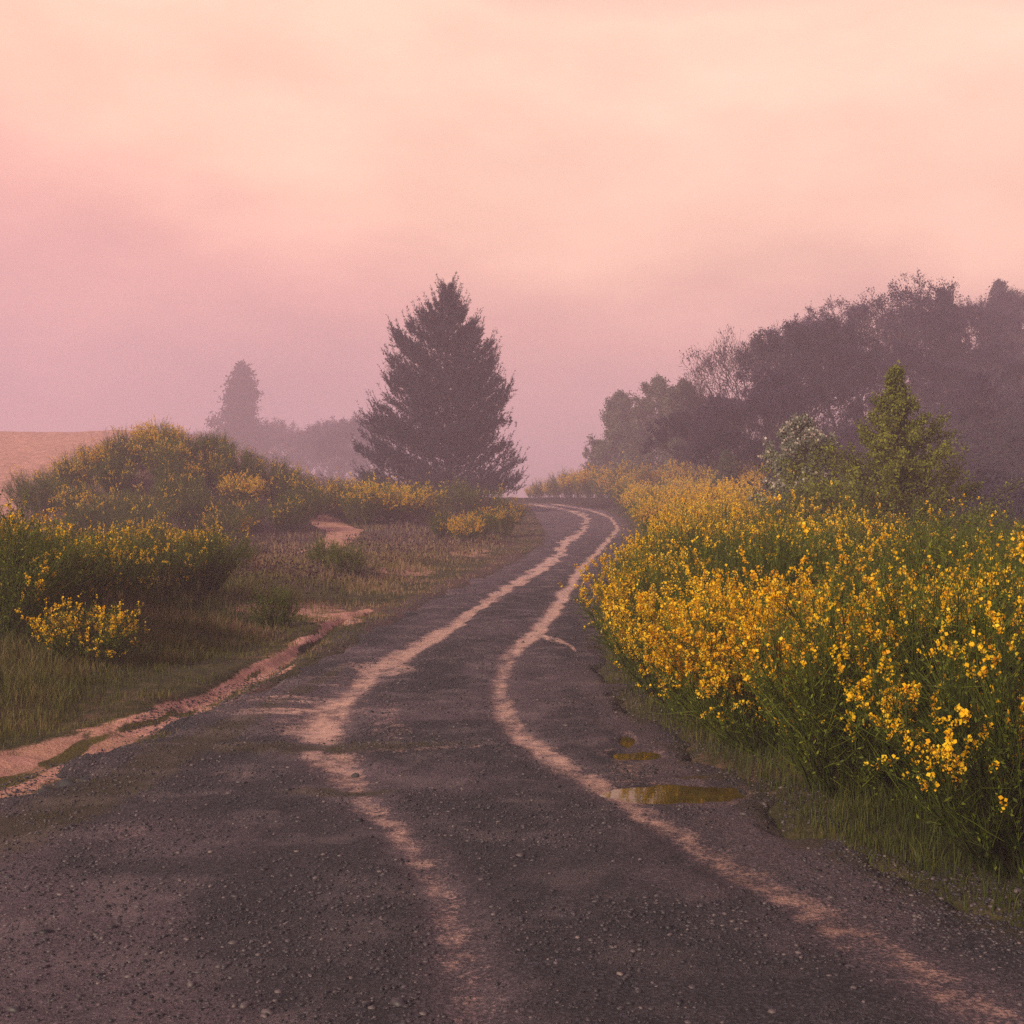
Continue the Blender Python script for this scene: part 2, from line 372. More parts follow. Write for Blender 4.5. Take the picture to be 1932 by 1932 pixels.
# ------------------------------------------------------------------ the ground sheet
def build_ground():
    th = np.concatenate([np.linspace(-180, -32, 50)[:-1], np.linspace(-32, 32, 430), np.linspace(32, 180, 50)[1:-1]])
    th = np.radians(th)
    rr = np.concatenate([np.geomspace(1.2, 5, 14)[:-1], np.geomspace(5, 140, 560)[:-1], np.geomspace(140, 1500, 90)])
    R, T = np.meshgrid(rr, th, indexing='ij')
    x = (R * np.sin(T)).ravel(); y = (R * np.cos(T)).ravel()
    z = Hg(x, y)
    nr, nt_ = R.shape
    i = np.arange(nr - 1)[:, None] * nt_; j = np.arange(nt_)[None, :]; j2 = (j + 1) % nt_
    F = np.stack([i + j, i + j2, i + nt_ + j2, i + nt_ + j], -1).reshape(-1, 4)
    V = np.column_stack([x, y, z])
    V = np.vstack([V, [0, 0, float(Hg(np.array([0.]), np.array([0.]))[0])]])
    c = len(V) - 1
    jj = np.arange(nt_)
    T3 = np.column_stack([np.full(nt_, c), (jj + 1) % nt_, jj])
    u, v = proj(V[:, 0], V[:, 1], V[:, 2]); X, Y = V[:, 0], V[:, 1]
    fr = Y > 3
    wob = (fbm(N3, X * 0.8, Y * 0.5, 3) - 0.5) * 2
    uu = u + wob * 22; vv = v + wob * 5
    sand = line_mask(u + wob * 30, v + wob * 9, GULLY, 0.55, 1.0) * (Y < 40) * np.clip(0.50 + 0.62 * fbm(N1, X * 1.4, Y * 1.4, 3), 0, 0.95)
    gm = 0.8 * np.maximum(line_mask(u + wob * 40, v + wob * 12, [(-60, 1500, 12), (60, 1462, 17), (170, 1404, 12), (300, 1364, 7), (330, 1340, 5)], 0.6), line_mask(u + wob * 40, v + wob * 10, [(330, 1352, 4), (420, 1312, 7), (500, 1262, 4)], 0.6))
    sand = np.maximum(sand, 0.62 * ell(uu, vv, 545, 1150, 115, 18, 0.5))
    sand = np.maximum(sand, 0.6 * ell(uu, vv, 640, 1170, 60, 16, 0.4))
    P = [(588, 973), (628, 970), (662, 994), (690, 1000), (668, 1018), (640, 1046), (545, 1050), (585, 1032), (618, 1008), (590, 990)]
    sand = np.maximum(sand, in_poly(u + wob * 6, v + wob * 2, P) * 1.0)
    bank = sst((-X - 22) / 4) * sst((Y - 66) / 8) * (1 - sst((Y - 230) / 30))
    sand = np.maximum(sand, bank * (0.72 + 0.5 * fbm(N2, (X + Y) * 0.12, (X - Y) * 0.6, 3)))
    sand = np.maximum(sand, 0.8 * ell(uu, vv, 170, 1010, 120, 22, 0.5) * (Y > 35))
    sand = np.maximum(sand, 0.62 * ell(uu, vv, 760, 1075, 60, 12, 0.6)); sand = np.maximum(sand, 0.6 * ell(uu, vv, 880, 1040, 50, 10, 0.6)); sand = np.maximum(sand, 0.6 * ell(uu, vv, 470, 1062, 70, 12, 0.6))
    sand = sand * fr
    moss = gm * fr * np.clip(0.35 + 1.1 * fbm(N2, X * 1.1, Y * 1.1, 3), 0, 1)
    # beside the road the worn pinkish earth
    dl = XL(Y) - X
    heath = sst((-X - 1) / 4) * sst((Y - 26) / 20) * (0.45 + 0.5 * fbm(N1, X * 0.2, Y * 0.12, 3)) * (1 - sst((Y - 140) / 60))
    heath = heath * (1 - sand)
    heath = np.maximum(heath, 0.8 * ell(uu, vv, 560, 985, 130, 55, 0.5) * fr)
    heath = heath * (1 - sand)
    heath = np.maximum(heath, 0.55 * line_mask(u, v, [(700, 1180, 26), (800, 1130, 24), (900, 1085, 20), (980, 1045, 14)], 0.8) * fr)
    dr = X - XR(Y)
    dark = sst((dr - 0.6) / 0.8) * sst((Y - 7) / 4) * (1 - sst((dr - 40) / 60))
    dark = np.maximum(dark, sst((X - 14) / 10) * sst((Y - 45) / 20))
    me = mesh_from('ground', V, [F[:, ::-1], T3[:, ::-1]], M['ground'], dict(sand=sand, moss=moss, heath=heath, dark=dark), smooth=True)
    tag(obj('ground', me), kind='structure')
build_ground()

# ------------------------------------------------------------------ the road sheet
TR_A = [(1005, 951, 1.5), (1045, 957, 2), (1085, 965, 2.5), (1108, 979, 4), (1093, 1006, 5), (1064, 1025, 8), (1051, 1050, 9), (983, 1094, 7), (898, 1147, 8), (849, 1182, 10), (790, 1218, 12), (735, 1252, 18), (700, 1272, 16),
        (670, 1300, 16), (640, 1330, 34), (608, 1375, 38), (600, 1402, 40)]
TR_A2 = [(612, 1428, 36), (645, 1455, 36), (668, 1480, 30), (690, 1515, 26), (730, 1550, 24), (780, 1606, 26), (840, 1700, 36), (900, 1932, 60)]
TR_B = [(1045, 951, 1.5), (1110, 961, 2), (1150, 975, 2.5), (1166, 998, 4), (1117, 1050, 5), (1086, 1086, 9), (1056, 1135, 12), (1022, 1182, 13), (985, 1212, 12), (955, 1250, 16), (942, 1295, 19), (950, 1345, 22), (980, 1390, 21),
        (1025, 1422, 20), (1100, 1465, 20), (1160, 1500, 16), (1230, 1545, 18), (1300, 1585, 20), (1370, 1625, 24), (1560, 1730, 34), (1900, 1932, 50)]
TR_F = [(1010, 1190, 6), (1035, 1204, 5), (1065, 1212, 4), (1085, 1228, 3)]
def road_z(x, y):
    z = zroad(y)
    xl, xr = XL(y), XR(y)
    u, v = proj(x, y, z)
    rut = np.maximum(line_mask(u, v, [(a, b, c * 1.4) for a, b, c in TR_A], 0.8), line_mask(u, v, [(a, b, c * 1.4) for a, b, c in TR_B], 0.8))
    rut = np.maximum(rut, line_mask(u, v, [(a, b, c * 1.3) for a, b, c in TR_A2], 0.8))
    z = z - 0.030 * rut + (fbm(N2, x * 1.3, y * 1.3, 4) - 0.5) * 0.06 + (fbm(N3, x * 6, y * 6, 3) - 0.5) * 0.022
    # cross ridges in the near left part
    z = z + 0.035 * np.exp(-((y - 12.3 - 0.05 * x) / 0.28) ** 2) * (1 - sst((x + 0.2) / 0.8)) * sst((x + 4.5) / 1)
    z = z + 0.030 * np.exp(-((y - 10.35 - 0.05 * x) / 0.22) ** 2) * (1 - sst((x + 0.9) / 0.8)) * sst((x + 4.2) / 1)
    out = np.maximum(xl - x, x - xr)
    edge = (fbm(N1, x * 1.6, y * 1.6, 4) - 0.5) * 0.9
    z = z + 0.004 - 0.16 * sst((out + edge + 0.05) / 0.5)
    for cu, cv, a, b in PUD:
        q = np.hypot((u - cu) / (a * 1.0), (v - cv) / (b * 1.1)) + (fbm(N1, x * 5, y * 5, 3) - 0.5) * 0.55
        near_ = (1 - sst((q - 1.6) / 0.9)) * (y > 4)
        tgt = 0.002 + (fbm(N3, x * 9, y * 9, 3) - 0.5) * 0.016 - 0.035 * (1 - sst((q - 0.75) / 0.45))
        z = z * (1 - near_) + tgt * near_
    return z
PUD = [(1268, 1497, 132, 17), (1196, 1424, 50, 9), (1184, 1398, 15, 10), (1312, 1465, 38, 4)]
def build_road():
    ys = np.concatenate([np.linspace(-14, 4, 60)[:-1], np.geomspace(4, 172, 900)])
    t = np.linspace(-0.06, 1.06, 230)
    Y = np.repeat(ys[:, None], len(t), 1)
    xl = XL(ys)[:, None] - 0.45; xr = XR(ys)[:, None] + 0.45
    X = xl + (xr - xl) * np.linspace(0, 1, len(t))[None, :]
    x, y = X.ravel(), Y.ravel()
    z = road_z(x, y)
    u, v = proj(x, y, zroad(y)); fr = y > 3
    nz = (fbm(N1, x * 3.0, y * 1.2, 3) - 0.5)
    u2 = u + nz * 30; v2 = v + nz * 3
    tr = line_mask(u2, v, TR_A, 0.75)
    tr = np.maximum(tr, line_mask(u2, v, TR_A2, 0.9) * 0.8)
    tr = np.maximum(tr, line_mask(u2 * 0.5 + u * 0.5, v, TR_B, 0.85) * np.interp(v, [1000, 1200, 1260, 1400, 1480, 1900], [0.95, 1.0, 0.72, 0.92, 1.0, 1.0]))
    tr = np.maximum(tr, line_mask(u, v, TR_F, 0.5) * 0.75)
    tr = np.maximum(tr, 0.95 * ell(u, v, 1030, 1422, 30, 8))
    tr = np.maximum(tr, 0.9 * ell(u2, v, 728, 1262, 55, 13))
    tr = np.maximum(tr, 0.75 * line_mask(u, v, [(640, 1256, 4), (690, 1254, 6), (730, 1250, 8)], 0.5))
    tr = np.maximum(tr, 0.7 * line_mask(u, v, [(648, 1277, 1.5), (700, 1277, 1.8)], 0.5))
    tr = np.maximum(tr, 0.65 * ell(u2, v, 560, 1372, 70, 24, 0.8))  # broad wet sheen painted pale on the left
    tr = np.maximum(tr, 0.50 * line_mask(u + nz * 60, v + nz * 6, [(640, 1421, 5), (760, 1421, 4), (900, 1418, 2)], 0.6))  # pale stripe painting the light on the cross ridge
    tr = np.maximum(tr, 0.62 * line_mask(u + nz * 10, v, [(600, 1505, 2), (700, 1507, 3)], 0.6))
    tr = np.maximum(tr, 0.6 * ell(u2, v2, 735, 1365, 38, 48, 0.8))
    tr = np.maximum(tr, 0.62 * ell(u2, v2, 440, 1463, 50, 8, 0.6))
    tr = np.maximum(tr, 0.60 * ell(u2, v2, 255, 1575, 70, 32, 0.8))
    for cu, cv, a, b in PUD[:3]:
        rr_ = np.hypot((u - cu) / (a * 1.15), (v - cv) / (b * 1.5))
        tr = np.maximum(tr, 0.42 * np.exp(-((rr_ - 1) / 0.3) ** 2))
    tr = np.maximum(tr, 0.55 * ell(u2, v2, 1195, 1455, 60, 40, 0.8))
    tr = tr * np.where(v > 1240, 0.84, 1.0)
    halo = np.maximum(line_mask(u2, v, [(a, b, c * 2.3) for a, b, c in TR_A + TR_A2[1:]], 0.95), line_mask(u2, v, [(a, b, c * 2.2) for a, b, c in TR_B], 0.95)) * 0.75
    dust_sheen = halo * 0.0 + 0.15 + 0.75 * np.clip((fbm(N1, x * 0.9 + 5, y * 0.55, 4) - 0.42) * 4, 0, 1)
    dust_sheen = np.maximum(dust_sheen, halo)
    dust_sheen = np.maximum(dust_sheen, 0.35 * 0 + 0.5 * ell(u2, v2, 1120, 1350, 75, 75, 0.8) + 0.4 * ell(u2, v2, 700, 1330, 170, 80, 0.9))  # wet sheen areas painted as a paler tone
    dust_sheen = np.maximum(dust_sheen, 0.75 * ell(u2, v2, 1060, 1010, 60, 45, 0.6))
    dust_sheen = np.maximum(dust_sheen, 0.7 * ell(u2, v2, 300, 1580, 250, 60, 0.9))
    dust_sheen = np.maximum(dust_sheen, 0.8 * line_mask(u, v, [(1110, 1290, 30), (1180, 1360, 45), (1240, 1430, 50), (1340, 1520, 50), (1480, 1600, 60), (1700, 1720, 80)], 0.9))
    dust_sheen = np.maximum(dust_sheen, 0.62 * sst((y - 18) / 25) + 0.3 * sst((y - 60) / 30))  # paler with distance, painting the sheen of the far road
    dust_sheen = np.maximum(dust_sheen, 0.7 * line_mask(u, v, [(640, 1290, 20), (760, 1200, 22), (900, 1110, 18), (1000, 1055, 12)], 0.9))
    xlr = XL(y)
    moss = 0.85 * ell(u2, v2, 560, 1413, 330, 16, 0.6) * (u < 960)  # muddy moss bands; those over the cross ridges also paint their shade
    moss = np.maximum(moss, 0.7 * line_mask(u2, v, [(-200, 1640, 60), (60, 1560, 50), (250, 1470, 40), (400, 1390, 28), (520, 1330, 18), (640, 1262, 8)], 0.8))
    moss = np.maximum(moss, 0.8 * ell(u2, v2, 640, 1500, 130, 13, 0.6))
    moss = np.maximum(moss, 0.6 * sst((x - XR(y) + 0.5) / 0.5) * (fbm(N2, x * 2, y * 2) > 0.45))
    tr = tr * np.interp(v, [1480, 1560, 1932], [1, 0.74, 0.5])
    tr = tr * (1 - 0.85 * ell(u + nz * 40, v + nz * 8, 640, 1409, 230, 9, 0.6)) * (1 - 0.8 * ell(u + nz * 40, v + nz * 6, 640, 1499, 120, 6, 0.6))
    st = fbm(N2, y * 3.2, x * 0.25, 3)
    tr = np.maximum(tr, np.clip((st - 0.50) * 5, 0, 0.75) * ell(u, v, 560, 1345, 150, 62, 0.9))  # horizontal streaks of sheen painted into the pale mask
    tr = np.maximum(tr, np.clip((st - 0.48) * 5, 0, 0.7) * ell(u, v, 660, 1270, 110, 26, 0.8))
    tr = tr * (0.66 + 0.62 * fbm(N1, x * 1.7, y * 0.9, 4)) * (1 - 0.22 * (fbm(N2, x * 5, y * 1.6, 3) > 0.60))
    for a_ in (tr, dust_sheen, moss): a_ *= np.where(fr, 1, 0.5)
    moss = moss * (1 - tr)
    n, m_ = X.shape
    i = np.arange(n - 1)[:, None] * m_; j = np.arange(m_ - 1)[None, :]
    F = np.stack([i + j, i + j + 1, i + m_ + j + 1, i + m_ + j], -1).reshape(-1, 4)
    me = mesh_from('gravel_road', np.column_stack([x, y, z]), [F], M['road'], dict(track=tr, dust_sheen=dust_sheen, moss=moss), smooth=True)
    tag(obj('gravel_road', me), kind='structure')
    return None
build_road()

# puddles
def build_puddles():
    m, nt, b = new_mat('muddy_water')
    nt.links.new(ramp(nt, noise(nt, 2.5, 3), [(0.3, (0.05, 0.033, 0.012)), (0.7, (0.12, 0.075, 0.02))]), b.inputs['Base Color'])
    b.inputs['Roughness'].default_value = 0.03; b.inputs['IOR'].default_value = 1.33
    bump(nt, b, noise(nt, 14, 2), 0.05, 0.01)
    for k, (cu, cv, a, bb) in enumerate(PUD):
        y0 = float(y_of_v(cv)); x0 = (cu - UC) / FP * y0
        ax = a / FP * y0; ay = bb * y0 / (cv - VH)
        n = 72; an = np.linspace(0, 2 * np.pi, n, endpoint=False)
        rad = 1 + 0.10 * np.sin(2 * an + k) + 0.06 * np.sin(3 * an + 2 * k) + 0.03 * np.sin(7 * an)
        px = x0 + ax * 1.32 * rad * np.cos(an); py = y0 + ay * 1.4 * rad * np.sin(an)
        zc = -0.017
        V = np.vstack([np.column_stack([px, py, np.full(n, zc)]), [x0, y0, zc]])
        F = np.column_stack([np.arange(n), (np.arange(n) + 1) % n, np.full(n, n)])
        tag(obj('puddle', mesh_from('puddle', V, [F], m)), kind='structure')
build_puddles()

# ------------------------------------------------------------------ gravel, rocks, grass
def ico():
    p = (1 + 5 ** 0.5) / 2
    v = np.array([(-1, p, 0), (1, p, 0), (-1, -p, 0), (1, -p, 0), (0, -1, p), (0, 1, p), (0, -1, -p), (0, 1, -p), (p, 0, -1), (p, 0, 1), (-p, 0, -1), (-p, 0, 1)], float)
    v /= np.linalg.norm(v[0])
    f = np.array([(0, 11, 5), (0, 5, 1), (0, 1, 7), (0, 7, 10), (0, 10, 11), (1, 5, 9), (5, 11, 4), (11, 10, 2), (10, 7, 6), (7, 1, 8), (3, 9, 4), (3, 4, 2), (3, 2, 6), (3, 6, 8), (3, 8, 9), (4, 9, 5), (2, 4, 11), (6, 2, 10), (8, 6, 7), (9, 8, 1)])
    return v, f
def build_gravel():
    m, nt, b = new_mat('gravel_chip')
    c = ramp(nt, attr(nt, 'tint'), [(0, (0.018, 0.015, 0.020)), (0.6, (0.055, 0.045, 0.055)), (0.9, (0.13, 0.10, 0.105)), (1, (0.30, 0.22, 0.19))])
    nt.links.new(c, b.inputs['Base Color']); b.inputs['Roughness'].default_value = 0.55
    n = 100000
    y = 4.2 * (34 / 4.2) ** (rng.random(n) ** 1.25)
    xl, xr = XL(y) - 0.7, XR(y) + 0.6
    q = rng.random(n); e = rng.random(n) < 0.28; q = np.where(e, np.where(rng.random(n) < 0.55, np.abs(rng.normal(0.05, 0.045, n)), 1 - np.abs(rng.normal(0.05, 0.04, n))), q)
    x = xl + (xr - xl) * q
    u, v = proj(x, y, zroad(y))
    keep = (u > -150) & (u < 2080)
    tm = np.maximum(line_mask(u, v, TR_A, 0.5), line_mask(u, v, TR_B, 0.5)); tm = np.maximum(tm, line_mask(u, v, TR_A2, 0.5))
    for cu, cv, a, bb in PUD: tm = np.maximum(tm, ell(u, v, cu, cv, a * 1.2, bb * 1.4) * 2)
    keep &= rng.random(n) > tm * 0.93
    clump = fbm(N1, x * 1.1, y * 1.1, 3)
    keep &= rng.random(n) < np.clip((clump - 0.28) * 3.2, 0.12, 1)
    x, y = x[keep], y[keep]; n = len(x)
    s = 0.0055 + 0.010 * rng.random(n) ** 2.5 + (rng.random(n) > 0.994) * 0.014
    z = np.maximum(road_z(x, y), Hg(x, y)) + s * 0.02
    iv, fi = ico()
    a = rng.random(n) * 6.28; sc = np.column_stack([s * (0.8 + rng.random(n)), s * (0.7 + 0.6 * rng.random(n)), s * (0.45 + 0.4 * rng.random(n))])
    P = iv[None] * (1 + 0.25 * (rng.random((n, 12, 1)) - 0.5)) * sc[:, None, :]
    ca, sa = np.cos(a)[:, None], np.sin(a)[:, None]
    Q = np.stack([P[..., 0] * ca - P[..., 1] * sa + x[:, None], P[..., 0] * sa + P[..., 1] * ca + y[:, None], P[..., 2] + z[:, None]], -1)
    F = (fi[None] + 12 * np.arange(n)[:, None, None]).reshape(-1, 3)
    t = np.repeat(rng.random(n) ** 1.9 * 0.93, 12)
    me = mesh_from('gravel', Q.reshape(-1, 3), [F], m, dict(tint=t))
    tag(obj('gravel', me), 'loose dark gravel scattered over the road surface', 'gravel', kind='stuff')
build_gravel()

def build_rocks():
    specs = [((127, 1477), 0.085, 'round dark rock at the road edge beside the sandy gully'),
             ((158, 1470), 0.055, 'small dark stone just right of the round rock by the gully'),
             ((238, 1398), 0.05, 'dark stone lying in the sandy gully'),
             ((670, 1460), 0.03, 'small dark stone at the edge of the pale wheel track'),
             ((85, 1492), 0.045, 'low dark stone left of the round rock by the gully')]
    iv, fi = ico()
    for k, ((u, v), s, lab) in enumerate(specs):
        r = np.random.default_rng(50 + k)
        V = iv.copy(); F = fi.copy()
        for _ in range(2):
            cache = {}; nf = []; V = list(map(tuple, V))
            def mid(a, b):
                q = (min(a, b), max(a, b))
                if q not in cache:
                    p = (np.array(V[a]) + np.array(V[b])) / 2; p /= np.linalg.norm(p); V.append(tuple(p)); cache[q] = len(V) - 1
                return cache[q]
            for a, b, c in F:
                ab, bc, ca = mid(a, b), mid(b, c), mid(c, a)
                nf += [(a, ab, ca), (b, bc, ab), (c, ca, bc), (ab, bc, ca)]
            F = np.array(nf); V = np.array(V)
        for _ in range(9):
            d = r.normal(size=3); d /= np.linalg.norm(d); h = 0.62 + 0.3 * r.random()
            dd = V @ d; V = V - np.maximum(dd - h, 0)[:, None] * d * 0.85
        V = V * s * np.array([1.15, 0.9, 0.75])
        y = float(y_of_v(v)); x = (u - UC) / FP * y
        zz = max(float(road_z(np.array([x]), np.array([y]))[0]), ground_at(x, y))
        o = obj('rock', mesh_from('rock', V, [F], M['rock'], smooth=False)); o.location = (x, y, zz + s * 0.35)
        tag(o, lab, 'rock')
build_rocks()

def blades(x, y, z, h, w, tint, lean=0.35, r=rng):
    n = len(x); a = r.random(n) * 6.2832; b = r.random(n) * 6.2832
    dx, dy = np.cos(a) * w, np.sin(a) * w
    lx, ly = np.cos(b) * h * lean * r.random(n), np.sin(b) * h * lean * r.random(n)
    P = np.empty((n, 5, 3))
    P[:, 0] = np.column_stack([x - dx, y - dy, z - 0.02]); P[:, 1] = np.column_stack([x + dx, y + dy, z - 0.02])
    P[:, 2] = np.column_stack([x - dx * .7 + lx * .4, y - dy * .7 + ly * .4, z + h * .6]); P[:, 3] = np.column_stack([x + dx * .7 + lx * .4, y + dy * .7 + ly * .4, z + h * .6])
    P[:, 4] = np.column_stack([x + lx * 1.2, y + ly * 1.2, z + h])
    i = np.arange(n)[:, None] * 5
    return P.reshape(-1, 3), np.hstack([i, i + 1, i + 3, i + 2]), np.hstack([i + 2, i + 3, i + 4]), np.repeat(tint, 5)

def build_grass():
    # left bank
    def cand(n, ulo, uhi, y0, y1, p=1.0):
        y = y0 * (y1 / y0) ** (rng.random(n) ** p); u = ulo + (uhi - ulo) * rng.random(n)
        return (u - UC) / FP * y, y
    parts = []
    # left
    x, y = cand(330000, -120, 1120, 11.0, 95, 1.0)
    z = Hg(x, y); u, v = proj(x, y, z)
    dl = XL(y) - x
    ok = dl > 0.12 + 0.35 * rng.random(len(x))
    gully = line_mask(u + 40 * (fbm(N3, x * 2, y * 2, 3) - 0.5), v + 22 * (fbm(N1, x * 2.2, y * 2.2, 3) - 0.5), [(a, b, c * 1.0) for a, b, c in GULLY], 0.5) * 0.97
    sandm = np.maximum(np.maximum(gully * (y < 40), ell(u, v, 545, 1150, 115, 18) * 0.7), in_poly(u, v, [(588, 973), (628, 970), (662, 994), (690, 1000), (668, 1018), (640, 1046), (545, 1050), (585, 1032), (618, 1008), (590, 990)]) * 1.0)
    sandm = np.maximum(sandm, sst((-x - 21) / 3) * sst((y - 68) / 6) * 0.97)
    ok &= rng.random(len(x)) > sandm * 1.05
    cl = fbm(N2, x * 0.7, y * 0.7, 4)
    thin = np.clip((cl - 0.25) * 3, 0.15, 1) * np.where(dl < 1.6, 0.55, 1)
    thin = thin * np.interp(y, [18, 40, 60], [1, 0.5, 0.35])
    ok &= rng.random(len(x)) < thin
    x, y, z, cl, dl = x[ok], y[ok], z[ok], cl[ok], dl[ok]
    st_ = 1 + 1.3 * (rng.random(len(x)) < 0.012)
    h = st_ * (0.05 + 0.17 * sst((dl - 1.0) / 2.0)) * (0.6 + 1.2 * np.clip(fbm(N3, x * 1.3, y * 1.3, 3) - 0.3, 0, 1)) * (0.5 + rng.random(len(x))) * np.interp(y, [10, 25, 60, 95], [1, 1.1, 1.2, 1.5])
    w = 0.0028 * np.maximum(1, y / 13)
    t = np.clip(cl * 0.95 + 0.05 + np.interp(y, [15, 40], [0, 0.28]) + 0.45 * (rng.random(len(x)) - 0.5) + 0.15 * (N3(x * .3, y * .3) - .5), 0, 1)
    parts.append(blades(x, y, z, h, w, t, 0.75))
    # right verge, and the near right corner
    x, y = cand(150000, 1050, 2150, 5.2, 70, 0.9)
    z = Hg(x, y); dr = x - XR(y)
    ok = (dr > -0.05 + 0.3 * rng.random(len(x))) & (dr < 3.5)
    cl = fbm(N2, x * 1.1, y * 1.1, 4)
    ok &= rng.random(len(x)) < np.clip((cl - 0.2) * 3, 0.2, 1)
    x, y, z, dr, cl = x[ok], y[ok], z[ok], dr[ok], cl[ok]
    h = (0.07 + 0.20 * sst(dr / 1.4)) * (0.5 + rng.random(len(x))); w = 0.0028 * np.maximum(1, y / 13)
    t = np.clip(cl * 0.85 + 0.35 * (rng.random(len(x)) - 0.5), 0, 1)
    parts.append(blades(x, y, z, h, w, t, 0.6))
    V, F4, F3, T = [], [], [], []; o = 0
    for a, b, c, d in parts:
        V.append(a); F4.append(b + o); F3.append(c + o); T.append(d); o += len(a)
    me = mesh_from('grass', np.vstack(V), [np.vstack(F4), np.vstack(F3)], M['grass'], dict(tint=np.concatenate(T)))
    tag(obj('grass', me), 'short olive green grass on both verges of the gravel road', 'grass', kind='stuff')
    # weeds straggling in the road surface
    n = 26000
    y = 4.5 * (22 / 4.5) ** rng.random(n); x = XL(y) + (XR(y) - XL(y)) * rng.random(n) ** 1.6
    u, v = proj(x, y, zroad(y))
    m = 0.9 * ell(u, v, 560, 1413, 330, 14, 0.6) * (u < 960)
    m = np.maximum(m, 0.8 * line_mask(u, v, [(-200, 1640, 60), (60, 1560, 50), (250, 1470, 35), (400, 1390, 26), (520, 1330, 18), (640, 1262, 8)], 0.8))
    m = np.maximum(m, 0.7 * ell(u, v, 640, 1500, 130, 12, 0.6))
    cl = fbm(N3, x * 2.5, y * 2.5, 3)
    ok = rng.random(n) < m * np.clip((cl - 0.45) * 6, 0, 1)
    x, y, cl = x[ok], y[ok], cl[ok]
    z = road_z(x, y)
    a, b, c, d = blades(x, y, z, 0.012 + 0.03 * rng.random(len(x)), np.full(len(x), 0.0022), np.clip(cl * 0.7 + 0.3 * (rng.random(len(x)) - .5), 0, 1), 0.9)
    me = mesh_from('weeds', a, [b, c], M['grass'], dict(tint=d))
    tag(obj('weeds', me), 'sparse low weeds and moss creeping over the gravel', 'weeds', kind='stuff')
build_grass()

# leafy stuff: quads scattered at points
def leaf_quads(P, size, r, up=0.0, aspect=1.6):
    n = len(P)
    d = r.normal(size=(n, 3)); d[:, 2] += up; d /= np.linalg.norm(d, axis=1)[:, None]
    e = r.normal(size=(n, 3)); e -= (e * d).sum(1)[:, None] * d; e /= np.linalg.norm(e, axis=1)[:, None]
    s = np.asarray(size).reshape(-1, 1) * (0.6 + 0.8 * r.random((n, 1)))
    a = d * s * aspect * 0.5; b = e * s * 0.5
    V = np.stack([P - a, P + b * 0.9, P + a, P - b * 0.9], 1).reshape(-1, 3)
    F = np.arange(4 * n).reshape(-1, 4)
    return V, F

def build_heath():
    r = np.random.default_rng(77)
    n = 110000
    y = 30 * (168 / 30) ** (r.random(n) ** 0.9); u = -150 + 1200 * r.random(n); x = (u - UC) / FP * y
    z = Hg(x, y); uu, vv = proj(x, y, z); dl = XL(y) - x
    cl = fbm(N1, x * 0.33, y * 0.25, 3)
    m = np.clip((cl - 0.36) * 6, 0, 1) * sst((dl - 1.5) / 2)
    m = np.maximum(m, 0.8 * ell(uu, vv, 560, 1000, 110, 30, 0.5))
    m *= 1 - sst((-x - 21) / 3) * sst((y - 68) / 6)
    m *= 1 - in_poly(uu, vv, [(588, 973), (628, 970), (662, 994), (690, 1000), (668, 1018), (640, 1046), (545, 1050), (585, 1032), (618, 1008), (590, 990)])
    ok = r.random(n) < m
    x, y, z, cl = x[ok], y[ok], z[ok], cl[ok]
    P = np.column_stack([x, y, z + r.random(len(x)) ** 1.3 * 0.45 * np.clip((cl - 0.3) * 4, 0.4, 1.3)])
    V, F = leaf_quads(P, 0.035 * np.maximum(1, y / 40), r, 0.9, 2.6)
    me = mesh_from('heather', V, [F], M['heath'], dict(tint=np.repeat(r.random(len(P)) * 0.8 + 0.1, 4)))
    tag(obj('heather', me), 'low purple brown heather covering the slope left of the pine', 'heather', kind='stuff')
build_heath()

# ------------------------------------------------------------------ broom shrubs
def ribbons(paths, w0, w1, r):
    """paths (n,k,3) -> crossed tapered strips"""
    n, k, _ = paths.shape
    tang = paths[:, -1] - paths[:, 0]; tang /= np.linalg.norm(tang, axis=1)[:, None] + 1e-9
    a = r.normal(size=(n, 3)); side = np.cross(tang, a); side /= np.linalg.norm(side, axis=1)[:, None] + 1e-9
    side2 = np.cross(tang, side)
    w = np.linspace(1, 0, k)[None, :, None] * (w0 - w1) + w1
    p0 = paths + side[:, None] * w; p1 = paths - side[:, None] * w * 0.5 + side2[:, None] * w * 0.86; p2 = paths - side[:, None] * w * 0.5 - side2[:, None] * w * 0.86
    V = np.stack([p0, p1, p2], 2).reshape(-1, 3)
    i = (np.arange(n)[:, None] * k + np.arange(k - 1)[None, :]).reshape(-1) * 3
    F = []
    for s in range(3):
        t = (s + 1) % 3
        F.append(np.column_stack([i + s, i + t, i + 3 + t, i + 3 + s]))
    return V, np.vstack(F)
